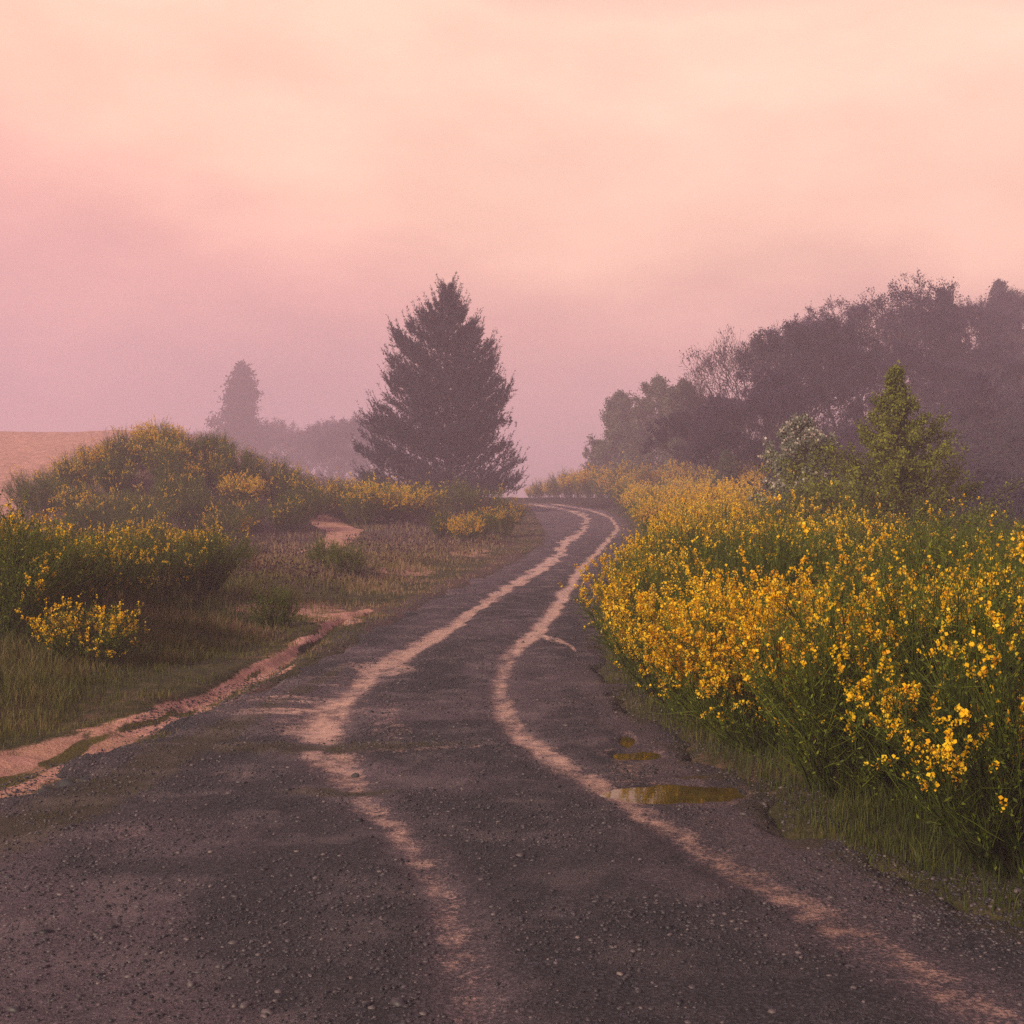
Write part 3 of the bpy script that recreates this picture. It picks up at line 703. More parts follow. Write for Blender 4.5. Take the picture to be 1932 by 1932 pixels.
def broom_meshes(seed, H=1.6, R=1.0, mains=46, twigs=16, flowers=2600, leaves=3500, patchy=0.5, fsize=0.030):
    r = np.random.default_rng(seed)
    n = mains; k = 6
    az = r.random(n) * 6.2832; spread = R * np.sqrt(r.random(n)); hh = H * (0.62 + 0.38 * r.random(n)) * (1 - 0.30 * (spread / R) ** 2)
    t = np.linspace(0, 1, k)
    base = np.column_stack([np.cos(az), np.sin(az)]) * (0.12 + 0.25 * spread[:, None])
    tip = np.column_stack([np.cos(az), np.sin(az)]) * spread[:, None]
    xy = base[:, None] + (tip - base)[:, None] * (t ** 0.8)[None, :, None] + r.normal(size=(n, k, 2)) * 0.03
    zz = hh[:, None] * (t ** 1.05)[None]
    mains_p = np.dstack([xy, zz])
    V1, F1 = ribbons(mains_p, 0.011, 0.004, r)
    # twigs: thin, mostly upright, along each main
    m = n * twigs; src = np.repeat(np.arange(n), twigs); tt = 0.12 + 0.83 * r.random(m) ** 0.8
    fi = tt * (k - 1); i0 = np.minimum(fi.astype(int), k - 2); fr = (fi - i0)[:, None]
    P0 = mains_p[src, i0] * (1 - fr) + mains_p[src, i0 + 1] * fr
    d = mains_p[src, i0 + 1] - mains_p[src, i0]; d /= np.linalg.norm(d, axis=1)[:, None]
    out = np.column_stack([P0[:, :2], np.zeros(m)]); out /= np.linalg.norm(out, axis=1)[:, None] + 0.05
    d = d * 0.6 + r.normal(size=(m, 3)) * 0.42 + out * 0.35 + np.array([0, 0, 0.45]); d /= np.linalg.norm(d, axis=1)[:, None]
    L = (0.22 + 0.38 * r.random(m)) * H / 1.6
    kk = 4; s = np.linspace(0, 1, kk)
    tw = P0[:, None] + d[:, None] * (L[:, None] * s[None])[..., None]
    tw[..., 2] += (0.10 * L[:, None] * s[None] ** 2)
    tw += r.normal(size=tw.shape) * 0.008
    tw[..., 2] = np.maximum(tw[..., 2], 0.02)
    V2, F2 = ribbons(tw, 0.0042, 0.0018, r)
    # side sprigs on the twigs
    q = m * 2; sr = r.integers(0, m, q); a = r.random(q)
    fi = a * (kk - 1); i0 = np.minimum(fi.astype(int), kk - 2); fr = (fi - i0)[:, None]
    P1 = tw[sr, i0] * (1 - fr) + tw[sr, i0 + 1] * fr
    d1 = d[sr] + r.normal(size=(q, 3)) * 0.5 + np.array([0, 0, 0.3]); d1 /= np.linalg.norm(d1, axis=1)[:, None]
    L1 = 0.08 + 0.16 * r.random(q)
    sp = P1[:, None] + d1[:, None] * (L1[:, None] * np.linspace(0, 1, 3)[None])[..., None]
    V3, F3 = ribbons(sp, 0.0028, 0.0014, r)
    # leaves along twigs and sprigs
    li = r.integers(0, q, leaves); la = r.random(leaves)[:, None]
    PL = sp[li, 0] * (1 - la) + sp[li, 2] * la + r.normal(size=(leaves, 3)) * 0.012
    VL, FL = leaf_quads(PL, 0.016, r, 0.6, 2.2)
    V = np.vstack([V1, V2, V3, VL]); o1 = len(V1); o2 = o1 + len(V2); o3 = o2 + len(V3)
    tint = np.concatenate([np.full(len(V1), 0.1), np.repeat(r.random(m) * 0.6 + 0.2, kk * 3), np.repeat(r.random(q) * 0.7 + 0.25, 9), np.repeat(r.random(leaves) * 0.8 + 0.2, 4)])
    stem = mesh_from('stems', V, [F1, F2 + o1, F3 + o2, FL + o3], M['stem'], dict(tint=tint))
    # flowers: bursts on chosen twigs
    blo = (VNoise(seed + 900)(P1[:, 0] * 2.6 + 40, P1[:, 1] * 2.6 + 40) * 0.5 + VNoise(seed + 901)(P1[:, 2] * 2.6 + 9, P1[:, 0] * 1.8 + 30) * 0.5)
    hf = P1[:, 2] / H
    rad = np.hypot(P1[:, 0], P1[:, 1]) / R
    wgt = np.clip((blo - patchy - 0.05) * 9, 0.015, 1) * (0.12 + sst((hf - 0.2) / 0.4)) * (0.35 + np.maximum(rad, hf) ** 1.5)
    wgt /= wgt.sum()
    nb = max(1, flowers // 5)
    pick = r.choice(q, nb, p=wgt)
    fl = np.repeat(pick, 5); la = (0.15 + 0.9 * r.random(len(fl)))[:, None]
    PF = sp[fl, 0] * (1 - la) + sp[fl, 2] * la + r.normal(size=(len(fl), 3)) * 0.010
    # each bloom: banner petal, two wings, keel
    nf = len(PF); dr = r.normal(size=(nf, 3)); dr[:, :2] += PF[:, :2] * 0.9; dr[:, 2] *= 0.6; dr /= np.linalg.norm(dr, axis=1)[:, None]
    up = np.array([0, 0, 1.0]) + r.normal(size=(nf, 3)) * 0.3; sd_ = np.cross(dr, up); sd_ /= np.linalg.norm(sd_, axis=1)[:, None] + 1e-6; up = np.cross(sd_, dr)
    s = fsize * (0.65 + 0.6 * r.random((nf, 1)))
    c = PF
    A = [c, c + up * s * .55 + sd_ * s * .5, c + up * s * .9 - dr * s * .15, c + up * s * .55 - sd_ * s * .5,           # banner
         c + dr * s * .75 + sd_ * s * .22 - up * s * .1, c + dr * s * .6 - up * s * .45, c + dr * s * .75 - sd_ * s * .22 - up * s * .1]  # wings and keel
    V = np.stack(A, 1).reshape(-1, 3); i = np.arange(nf)[:, None] * 7
    F = np.vstack([np.hstack([i, i + 1, i + 2, i + 3]), ]); G = np.vstack([np.hstack([i, i + 4, i + 5]), np.hstack([i, i + 5, i + 6])])
    blossom = mesh_from('blossom', V, [F, G], M['flower'], dict(tint=np.repeat(np.clip(r.normal(0.5, 0.22, nf), 0, 1), 7)))
    return stem, blossom

BR = {}
BR['heavy'] = [broom_meshes(101, 1.55, 1.05, 54, 18, 9500, 4200, 0.34), broom_meshes(102, 1.45, 1.1, 54, 18, 8000, 4200, 0.38)]
BR['mid'] = [broom_meshes(103, 1.65, 1.0, 56, 18, 2300, 5200, 0.50), broom_meshes(104, 1.5, 1.1, 56, 18, 2400, 5200, 0.52)]
BR['green'] = [broom_meshes(105, 1.6, 1.0, 60, 19, 650, 6800, 0.55), broom_meshes(106, 1.5, 1.05, 60, 19, 420, 6800, 0.58)]
BR['low'] = [broom_meshes(107, 0.85, 0.80, 44, 14, 1700, 3000, 0.25)]
BR['bare'] = [broom_meshes(108, 1.0, 0.6, 36, 14, 0, 2200, 0.5)]
def broom(kind, x, y, sc, label, group, rz=None, zoff=0.0, k=None, cat='broom shrub', sz=1.0):
    lst = BR[kind]; st, bl = lst[(random.randrange(len(lst)) if k is None else k) % len(lst)]
    rz = random.random() * 6.28 if rz is None else rz
    o = empty('broom_shrub', (x, y, ground_at(x, y) - 0.03 + zoff), rz, (sc, sc, sc * sz))
    tag(o, label, cat, group)
    obj('stems', st, o)
    if kind != 'bare': obj('blossom', bl, o)
    return o

GR = 'flowering broom shrubs lining the right side of the road'
# named front row, from the near right corner to the bend: (u, v) of the foot, scale, kind, label
front = [
    ((1990, 1640), 0.95, 'mid', 'nearest broom shrub, cut by the right edge beside dark bare twigs'),
    ((1800, 1530), 0.98, 'green', 'dark green broom shrub with large sparse yellow blooms low at the near right'),
    ((1610, 1500), 0.92, 'mid', 'broom shrub with loose yellow sprays hanging over dark grass right of the large puddle'),
    ((1470, 1420), 0.92, 'heavy', 'broom shrub with a dense golden arch of bloom above a dark hollow'),
    ((1385, 1372), 0.80, 'mid', 'small broom shrub leaning over the grass right of the small puddles'),
    ((1310, 1318), 0.92, 'heavy', 'broom shrub with thick upright orange yellow spikes at the gravel edge'),
    ((1232, 1268), 0.86, 'mid', 'broom shrub bulging towards the road where the pale track forks'),
    ((1228, 1212), 0.92, 'heavy', 'bright orange yellow broom shrub on the inside of the curve'),
    ((1248, 1160), 0.95, 'mid', 'greenish broom shrub bordering the narrowing road before the bend'),
    ((1276, 1110), 1.0, 'heavy', 'dense yellow broom shrub beside the far straight of the road'),
    ((1292, 1065), 1.0, 'heavy', 'broom shrub at the roadside just before the bend'),
    ((1296, 1032), 1.05, 'mid', 'hazy broom shrub at the outer side of the bend'),
]
occ = []
for (u, v), sc, kind, lab in front:
    y = float(y_of_v(v)); x = (u - UC) / FP * y
    broom(kind, x, y, sc, lab, GR); occ.append((x, y))
# the thicket behind the front row
cand = []
r_ = np.random.default_rng(4)
for row, y in enumerate(np.concatenate([np.arange(9.5, 30, 1.45), np.arange(30, 64, 2.9), np.arange(64, 112, 4.8)])):
    step = 1.5 if y < 30 else 2.3 if y < 64 else 3.4; order = 0
    x0 = float(XR(np.array([y]))[0]) + (1.9 if y < 30 else 2.7 if y < 64 else 1.7)
    x1 = min(0.40 * y + 1.2, 6.5 + 0.13 * y if y > 25 else 99)
    x = x0
    while x < x1:
        xx, yy = x + r_.normal() * 0.3, y + r_.normal() * 0.3
        x += step
        if all((xx - a) ** 2 + (yy - b) ** 2 > (0.95 if yy < 30 else 1.6) for a, b in occ):
            occ.append((xx, yy)); cand.append((xx, yy, row, order)); order += 1
ORD = ['first', 'second', 'third', 'fourth', 'fifth', 'sixth', 'seventh', 'eighth', 'ninth', 'tenth', 'eleventh', 'twelfth', 'thirteenth', 'fourteenth', 'fifteenth', 'sixteenth', 'seventeenth', 'eighteenth', 'nineteenth', 'twentieth']
for xx, yy, row, order in cand:
    u = UC + FP * xx / yy
    w = float(N3(xx * 0.28 + 3, yy * 0.28 + 8))
    greenish = (u > 1600 and yy > 15) or (u > 1500 and yy > 22)
    if greenish: kind = 'green' if w < 0.62 else 'mid'
    elif yy > 26: kind = 'heavy' if w < 0.75 else 'mid'
    else: kind = 'heavy' if w < 0.50 else 'mid' if w < 0.70 else 'green'
    look = {'green': 'sparse green broom shrub', 'heavy': 'golden flowering broom shrub', 'mid': 'half flowering broom shrub'}[kind]
    if yy > 60: look = 'hazy ' + look; rw = '%s row from the bend' % ORD[36 - row]; g = 'broom shrubs at the far end of the right thicket'
    elif yy > 30: rw = '%s row behind the puddles' % ORD[row - 15]; g = 'broom shrubs in the middle of the right thicket'
    else: rw = '%s row from the camera' % ORD[row]; g = 'broom shrubs in the near part of the right thicket'
    lab = '%s, %s in from the road, %s' % (look, ORD[order + 1], rw)
    scl = 1.0 if yy < 30 else 1.12 if yy < 60 else 1.35
    broom(kind, xx, yy, (0.92 + 0.22 * r_.random()) * scl, lab, g)

# left side shrubs
GL = 'broom shrubs on the grassy left side'
left = [
    ((-10, 1250), 'green', 1.22, 'tall broom shrub with yellow upper sprays cut by the left edge'),
    ((55, 1222), 'green', 1.12, 'dark green broom shrub with wispy tips next to the left edge'),
    ((-5, 1205), 'heavy', 1.2, 'yellow topped broom shrub behind the one at the left edge'),
    ((135, 1195), 'green', 0.92, 'dark green broom shrub above the small yellow one on the left bank'),
    ((215, 1175), 'mid', 0.95, 'broom shrub sprinkled with yellow near the middle of the left clump'),
    ((290, 1165), 'green', 0.95, 'rounded dark broom shrub in the left clump over the short grass'),
    ((370, 1155), 'green', 0.92, 'last dark broom shrub at the right end of the left clump'),
    ((110, 1150), 'green', 0.95, 'green broom shrub hidden behind the front of the left clump'),
    ((200, 1120), 'mid', 0.98, 'broom shrub with scattered bloom at the back of the left clump'),
    ((290, 1112), 'mid', 1.0, 'broom shrub with orange yellow bloom rising behind the left clump'),
    ((370, 1108), 'heavy', 0.95, 'orange flowered broom shrub at the back right of the left clump'),
    ((435, 1118), 'green', 0.85, 'green broom shrub tapering off the left clump beside the sand patch'),
]
for (u, v), kind, sc, lab in left:
    y = float(y_of_v(v)) * (1.0 if v > 1150 else 1.05); x = (u - UC) / FP * y
    broom(kind, x, y, sc * (0.88 if v > 1150 else 0.8), lab, GL)
y = float(y_of_v(1268)); broom('low', (172 - UC) / FP * y, y, 0.86, 'small low broom bush full of yellow flowers standing alone in the left grass', GL, k=0)
y = float(y_of_v(1182)); broom('bare', (520 - UC) / FP * y, y, 0.72, 'small flowerless green shrub beside the sand patch left of the road', GL, cat='shrub')
y = float(y_of_v(1098)); broom('bare', (650 - UC) / FP * y, y, 0.95, 'flowerless green shrub on the left slope below the sandy curve', GL, cat='shrub')
y = float(y_of_v(1088)); broom('bare', (610 - UC) / FP * y, y, 0.8, 'smaller flowerless shrub just left of the green one below the sandy curve', GL, cat='shrub')

# hillock
GH = 'broom shrubs covering the left hillock'
hill = [
    ((-17.6, 71), 'heavy', 1.15, 'pale yellow broom shrub crowning the top of the left hillock'),
    ((-16.0, 69), 'green', 1.1, 'broom shrub just right of the hillock crown'),
    ((-19.8, 69), 'heavy', 1.05, 'yellow broom shrub on the left shoulder of the hillock'),
    ((-12.6, 66), 'heavy', 1.1, 'bright yellow broom shrub at the right foot of the hillock'),
    ((-22.2, 66), 'green', 1.25, 'dark shrub at the left foot of the hillock against the pale sand'),
    ((-21.0, 64), 'green', 1.15, 'second dark shrub at the left foot of the hillock'),
]
hocc = []
for (x, y), kind, sc, lab in hill:
    broom(kind, x, y, sc, lab, GH); hocc.append((x, y))
hc = []
for k in range(400):
    x = -17.2 + r_.normal() * 3.4; y = 66 + r_.normal() * 4.5
    if y < 53 or x > -9.5 or x < -0.318 * y: continue
    if all((x - a) ** 2 + (y - b) ** 2 > 3.4 for a, b in hocc):
        hocc.append((x, y)); hc.append((x, y))
    if len(hocc) > 36: break
for nm, lo, hi in (('lower', 0, 61.5), ('middle', 61.5, 67.5), ('upper', 67.5, 99)):
    row = sorted(p for p in hc if lo <= p[1] < hi)
    for i, (x, y) in enumerate(row):
        w = r_.random(); kk = 'green' if w < 0.72 else 'mid'
        broom(kk, x, y, 0.95 + 0.3 * r_.random(), '%s broom shrub on the %s slope of the left hillock, %s from its left' % ('dark' if kk == 'green' else 'dull yellow', nm, ORD[i]), GH)
# by the pine
GP = 'broom shrubs around the foot of the pine'
for (u, y, kind, sc, lab) in [
    (720, 70, 'heavy', 1.35, 'brightest yellow broom shrub below and left of the pine'),
    (752, 73, 'heavy', 1.2, 'yellow broom shrub right beside the brightest one below the pine'),
    (680, 69, 'mid', 1.2, 'yellow green broom shrub above the sandy curve'),
    (640, 71, 'mid', 1.2, 'broom shrub with yellow crest left of the brightest one below the pine'),
    (612, 73, 'mid', 1.1, 'hazy broom shrub at the left end of the row below the pine'),
    (800, 76, 'mid', 1.2, 'dull orange broom shrub under the middle of the pine'),
    (880, 62, 'heavy', 0.75, 'low orange yellow broom shrub in front of the pine trunk'),
    (905, 66, 'mid', 0.85, 'low broom shrub between the pine and the road'),
    (945, 70, 'mid', 0.9, 'green broom shrub on the bank where the road passes the pine'),
    (965, 84, 'mid', 1.0, 'hazy broom shrub at the right foot of the pine'),
    (700, 80, 'green', 1.2, 'dark shrub behind the yellow row left of the pine'),
    (840, 64, 'green', 0.8, 'dull green shrub on the slope in front of the pine'),
    (860, 82, 'green', 1.3, 'dark shrub hiding the foot of the pine trunk'),
    (920, 84, 'green', 1.3, 'dark shrub right of the pine trunk'),
    (500, 86, 'green', 1.2, 'dark hazy shrub in the dip between hillock and pine'),
    (555, 92, 'green', 1.2, 'dark hazy shrub behind the dip left of the pine')]:
    broom(kind, (u - UC) / FP * y, y, sc, lab, GP)
# far side of the bend
for i in range(15):
    u = 1004 + i * 20; y = 164 - i * 3.2
    kk = ['heavy', 'mid', 'heavy', 'green'][i % 4]
    broom(kk, (u - UC) / FP * y, y, min(1.8, 0.9 + 0.25 * i) + 0.3 * math.sin(i * 2.3), 'faint %s shrub in the low hedge beyond the bend, %s from the open mist' % ({'heavy': 'yellow', 'mid': 'olive yellow', 'green': 'olive'}[kk], ORD[i]), 'faint broom shrubs beyond the bend')

# ------------------------------------------------------------------ trees
def tubes(segs, sides=5):
    """segs: list of (points (k,3), r0, r1) -> mesh arrays"""
    V, F = [], []; o = 0
    for P, r0, r1 in segs:
        P = np.asarray(P, float); k = len(P)
        T = np.gradient(P, axis=0); T /= np.linalg.norm(T, axis=1)[:, None] + 1e-9
        ref = np.array([0.3, 0.9, 0.2]) if abs(T[0, 2]) > 0.8 else np.array([0, 0, 1.0])
        A = np.cross(T, ref); A /= np.linalg.norm(A, axis=1)[:, None] + 1e-9; B = np.cross(T, A)
        rad = np.linspace(r0, r1, k)[:, None, None]
        an = np.linspace(0, 2 * np.pi, sides, endpoint=False)
        ring = P[:, None] + rad * (np.cos(an)[None, :, None] * A[:, None] + np.sin(an)[None, :, None] * B[:, None])
        V.append(ring.reshape(-1, 3))
        i = np.arange(k - 1)[:, None] * sides; j = np.arange(sides)[None]; j2 = (j + 1) % sides
        F.append(np.stack([i + j, i + j2, i + sides + j2, i + sides + j], -1).reshape(-1, 4) + o)
        o += k * sides
    return np.vstack(V), np.vstack(F)

def forked_tree(seed, H=12, spread=0.55, depth=6, leaves=6000, leaf=0.16, mat='purple', trunk_r=0.2, first=0.30, leafy_from=3, flat=0.0, lift=0.25, low=0):
    """a broad crowned tree by repeated forking"""
    r = np.random.default_rng(seed); segs = []; ends = []; trunk = []
    def grow(p, d, L, rad, lev):
        k = 4; pts = [p]; dd = d.copy()
        for _ in range(k - 1):
            dd = dd + r.normal(size=3) * 0.10 + np.array([0, 0, lift * 0.12]); dd /= np.linalg.norm(dd)
            pts.append(pts[-1] + dd * L / (k - 1))
        (trunk if lev <= 1 else segs).append((np.array(pts), rad, rad * 0.68))
        if lev >= leafy_from: ends.append((np.array(pts), lev))
        if lev < depth:
            nb = 3 if (lev in (0, 1) or r.random() < 0.35) else 2
            a0 = r.random() * 6.28
            for b in range(nb):
                a = a0 + b * 6.28 / nb + r.normal() * 0.3
                s = spread * (0.7 + 0.6 * r.random())
                side = np.cross(dd, [0.13, 0.71, 0.31]); side /= np.linalg.norm(side); s2 = np.cross(dd, side)
                nd = dd * math.cos(s) + (side * math.cos(a) + s2 * math.sin(a)) * math.sin(s)
                nd[2] = nd[2] * (1 - flat) + 0.1 * (1 - flat); nd /= np.linalg.norm(nd)
                grow(pts[-1], nd, L * (0.70 + 0.18 * r.random()), rad * (0.60 if nb == 3 else 0.68), lev + 1)
    grow(np.zeros(3), np.array([r.normal() * 0.05, r.normal() * 0.05, 1.0]), H * first, trunk_r, 0)
    if low:      # low side branches so the crown reaches down
        for b in range(low):
            h = H * (0.08 + 0.25 * r.random()); a = r.random() * 6.28
            grow(np.array([0, 0, h]), np.array([math.cos(a), math.sin(a), 0.5]) / 1.12, H * 0.14, trunk_r * 0.3, max(2, depth - 3))
    zt = max(s[0][:, 2].max() for s in segs); f = H / zt
    V, F = tubes([(a * f, b, c) for a, b, c in trunk], 7)
    tm = mesh_from('trunk', V, [F], M['bark'], smooth=True)
    V, F = tubes([(a * f, max(b, 0.012), max(c, 0.008)) for a, b, c in segs], 3)
    bm_ = mesh_from('branches', V, [F], M['bark'])
    cm = None
    if leaves:
        wl = np.array([e[1] for e in ends], float); wl = (wl - leafy_from + 1) ** 1.5
        pk = r.choice(len(ends), leaves, p=wl / wl.sum()); E = np.stack([e[0] for e in ends])
        s = r.random(leaves) * 3; i0 = np.minimum(s.astype(int), 2); ff = (s - i0)[:, None]
        P = (E[pk, i0] * (1 - ff) + E[pk, i0 + 1] * ff) * f + r.normal(size=(leaves, 3)) * leaf * 1.3
        V, F = leaf_quads(P, leaf, r, 0.2, 1.4)
        cr = VNoise(seed + 5)(P[:, 0] * 0.9 + 50, P[:, 2] * 0.9 + 50)
        cm = mesh_from('crown', V, [F], M[mat], dict(tint=np.repeat(np.clip(cr * 0.6 + 0.4 * r.random(leaves), 0, 1), 4)))
    return tm, bm_, cm

def conical_tree(seed, H, R, limbs=60, leaves=12000, leaf=0.06, mat='greenleaf', start=0.08, wander=0.012, prof=None, up=0.5, trunk_r=0.09, extra=None, droop=0.0, subs=7):
    """one leading stem with side limbs; prof(h 0..1) -> crown radius fraction"""
    r = np.random.default_rng(seed); segs = []; tips = []
    prof = prof or (lambda h: (1 - h) ** 0.85)
    k = 12; tz = np.linspace(0, 1, k)
    tr = np.column_stack([np.cumsum(r.normal(size=k) * wander * H), np.cumsum(r.normal(size=k) * wander * H), tz * H]); tr[:, :2] -= tr[0, :2]; tr[:, :2] *= 0.5
    for i in range(limbs):
        h = start + (0.97 - start) * (i + r.random()) / limbs; a = i * 2.399 + r.normal() * 0.4
        L = R * prof(h) * (0.55 + 0.6 * r.random()); L = max(L, 0.06 * R)
        p0 = np.array([np.interp(h, tz, tr[:, 0]), np.interp(h, tz, tr[:, 1]), h * H])
        d = np.array([math.cos(a), math.sin(a), up * (0.5 + 0.8 * r.random())]); d /= np.linalg.norm(d)
        pts = [p0]
        for s in range(5):
            d = d + np.array([0, 0, 0.10 * up - droop * 0.08]) + r.normal(size=3) * 0.08; d /= np.linalg.norm(d)
            pts.append(pts[-1] + d * L / 5)
        pts = np.array(pts); segs.append((pts, trunk_r * 0.35 * (1 - h * 0.7), 0.006))
        for b in range(subs):
            t = 0.15 + 0.85 * r.random(); q = t * 5; i0 = min(int(q), 4)
            pb = pts[i0] + (pts[i0 + 1] - pts[i0]) * (q - i0)
            db = (pts[i0 + 1] - pts[i0]); db = db / np.linalg.norm(db) + r.normal(size=3) * 0.6 + np.array([0, 0, 0.35 * up]); db /= np.linalg.norm(db)
            Ls = L * 0.35 * (0.4 + 0.8 * r.random()) * (1.1 - 0.5 * t)
            sp = np.array([pb, pb + db * Ls * 0.5, pb + db * Ls + np.array([0, 0, 0.08 * Ls])])
            segs.append((sp, 0.007, 0.003)); tips.append(sp)
        tips.append(pts[[2, 4, 5]])
    E = np.stack(tips); pk = r.integers(0, len(E), leaves)
    wl = np.linalg.norm(E[:, 2] - E[:, 0], axis=1) + 0.15; pk = r.choice(len(E), leaves, p=wl / wl.sum())
    s = r.random(leaves) ** 0.7 * 2; i0 = np.minimum(s.astype(int), 1); ff = (s - i0)[:, None]
    P = E[pk, i0] * (1 - ff) + E[pk, i0 + 1] * ff + r.normal(size=(leaves, 3)) * leaf * 1.5
    V, F = tubes([(tr, trunk_r, 0.01)], 8); tm = mesh_from('trunk', V, [F], M['bark'], smooth=True)
    V, F = tubes(segs, 3); bm_ = mesh_from('branches', V, [F], M['bark'])
    V, F = leaf_quads(P, leaf, r, 0.2, 1.6)
    cr = VNoise(seed + 5)(P[:, 0] * 1.6 + 50, P[:, 2] * 1.6 + 50)
    cm = mesh_from('crown', V, [F], M[mat], dict(tint=np.repeat(np.clip(cr * 0.55 + 0.45 * r.random(leaves), 0, 1), 4)))
    return tm, bm_, cm, E

def place(name, parts, x, y, sc, label, cat='tree', group=None, rz=None, sink=0.15, top=None, H=None, extra=None):
    z = ground_at(x, y) - sink
    if top is not None: sc = (CAM_H + (VH - top) / FP * y - z) / H
    o = empty(name, (x, y, z), random.random() * 6.28 if rz is None else rz, sc)
    tag(o, label, cat, group)
    for n, me in zip(('trunk', 'branches', 'crown'), parts):
        if me is not None: obj(n, me, o)
    return o

# ---- the big pine by the road
def build_pine():
    r = np.random.default_rng(21); y0 = 106.0; sc = y0 / FP; KS = y0 / 95.0
    uc = 845.0; x0 = (uc - UC) * sc; zb = ground_at(x0, y0) - 0.1
    vb = VH + (CAM_H - zb) / sc
    H = (vb - 545) * sc
    # measured outline: height v -> reach to the left and right of the stem
    vv = np.array([540, 560, 590, 620, 640, 670, 700, 722, 745, 765, 790, 812, 828, 852, 880, 905, 930, 950], float)
    rl = np.array([2, 22, 50, 78, 116, 134, 130, 96, 135, 146, 154, 164, 168, 172, 168, 150, 130, 90], float) * sc
    rr = np.array([2, 16, 36, 62, 72, 94, 106, 92, 134, 138, 118, 96, 84, 160, 130, 118, 108, 90], float) * sc
    def reach(h, a):
        v = vb - h / sc
        L_, R_ = np.interp(v, vv, rl), np.interp(v, vv, rr)
        c = math.cos(a)
        side = R_ if c > 0 else L_
        mid = 0.5 * (L_ + R_)
        w = abs(c) ** 0.8
        return side * w + mid * (1 - w) * 0.95
    segs = []; shoots = []
    k = 14; tz = np.linspace(0, H, k); tr = np.column_stack([np.sin(tz * 0.5) * 0.10, np.cos(tz * 0.4) * 0.1 - 0.1, tz])
    i = 0; h = 0.9
    while h < H - 0.25:
        nb = 8 if h < H * 0.7 else 7
        for b in range(nb):
            a = i * 1.1 + b * 6.2832 / nb + r.normal() * 0.22
            if b == 0: a = r.normal() * 0.15
            if b == nb // 2: a = math.pi + r.normal() * 0.15
            hh = h + r.normal() * 0.35
            rise = 0.16 * (hh / H) + 0.04
            Rr = reach(min(hh * 1.0 + 0.5, H), a)
            L = Rr * (0.84 + 0.30 * r.random())
            p = np.array([0, 0, max(hh - 0.36 * L, 0.4)]); d = np.array([math.cos(a), math.sin(a), (0.30 + rise) if hh > 2.4 else 0.06]); d /= np.linalg.norm(d)
            pts = [p]; n = 6
            for s in range(n):
                d = d + np.array([0, 0, 0.09 * (s / n) + 0.015]) + r.normal(size=3) * 0.05; d /= np.linalg.norm(d)
                pts.append(pts[-1] + d * L / n)
            pts = np.array(pts); segs.append((pts, 0.035 * (1.2 - hh / H) + 0.008, 0.006))
            ns = int(8 + 9 * L)
            for q in range(ns):
                t = 0.12 + 0.88 * r.random() ** 0.85; f = t * n; i0 = min(int(f), n - 1)
                pb = pts[i0] + (pts[i0 + 1] - pts[i0]) * (f - i0)
                out = np.array([math.cos(a), math.sin(a), 0]); lat = np.array([-math.sin(a), math.cos(a), 0.0]); pb = pb + lat * r.normal() * 0.22 * L * (1 - 0.6 * t) + np.array([0, 0, r.normal() * 0.16])
                sd_ = np.array([-math.sin(a), math.cos(a), 0]) * r.normal() * 0.75
                dd = out * 0.45 + sd_ + np.array([0, 0, 0.75]) + r.normal(size=3) * 0.2; dd /= np.linalg.norm(dd)
                Ls = (0.38 + 0.45 * r.random()) * (0.55 + 0.45 * min(1, L / 3))
                shoots.append((pb, dd, Ls)); 
            shoots.append((pts[-1], d + np.array([0, 0, 1.1]), 1.25)); shoots.append((pts[-1] - d * 0.2, d + np.array([0, 0, 0.3]), 0.8)); shoots.append((pts[-2], d + np.array([0, 0, 1.3]), 0.9))
        h += 0.50 - 0.10 * h / H; i += 1
    for q in range(14):
        shoots.append((np.array([r.normal() * 0.12, r.normal() * 0.12, H - 0.6 + 0.4 * r.random()]), np.array([r.normal() * 0.25, r.normal() * 0.25, 1]), 0.55))
    B = np.array([s[0] for s in shoots]); D = np.array([s[1] for s in shoots]); D /= np.linalg.norm(D, axis=1)[:, None]; Ls = np.array([s[2] for s in shoots])
    nn = 30; ns = len(B)
    t = r.random((ns, nn, 1)); base = B[:, None] + D[:, None] * Ls[:, None, None] * t * KS
    g = r.normal(size=(ns, nn, 3)); g -= (g * D[:, None]).sum(-1, keepdims=True) * D[:, None]; g /= np.linalg.norm(g, axis=-1, keepdims=True)
    nd = g * 0.75 + D[:, None] * 0.7; nd /= np.linalg.norm(nd, axis=-1, keepdims=True)
    nl = KS * 0.17 * (0.7 + 0.5 * r.random((ns, nn, 1)))
    sd_ = np.cross(nd, r.normal(size=(ns, nn, 3))); sd_ /= np.linalg.norm(sd_, axis=-1, keepdims=True)
    V = np.stack([base - sd_ * 0.024, base + sd_ * 0.024, base + nd * nl], 2).reshape(-1, 3)
    F = np.arange(len(V)).reshape(-1, 3)
    o = empty('pine_tree', (x0, y0, zb)); tag(o, 'large dense conical pine standing on the bank left of the road bend', 'pine tree')
    tV, tF = tubes([(tr, 0.34, 0.04)], 9); obj('trunk', mesh_from('trunk', tV, [tF], M['bark'], smooth=True), o)
    tV, tF = tubes(segs, 4); obj('branches', mesh_from('branches', tV, [tF], M['bark']), o)
    obj('crown', mesh_from('crown', V, [F], M['pine'], dict(tint=np.repeat(r.random(ns * nn) * 0.6 + np.repeat(r.random(ns), nn) * 0.4, 3))), o)
build_pine()

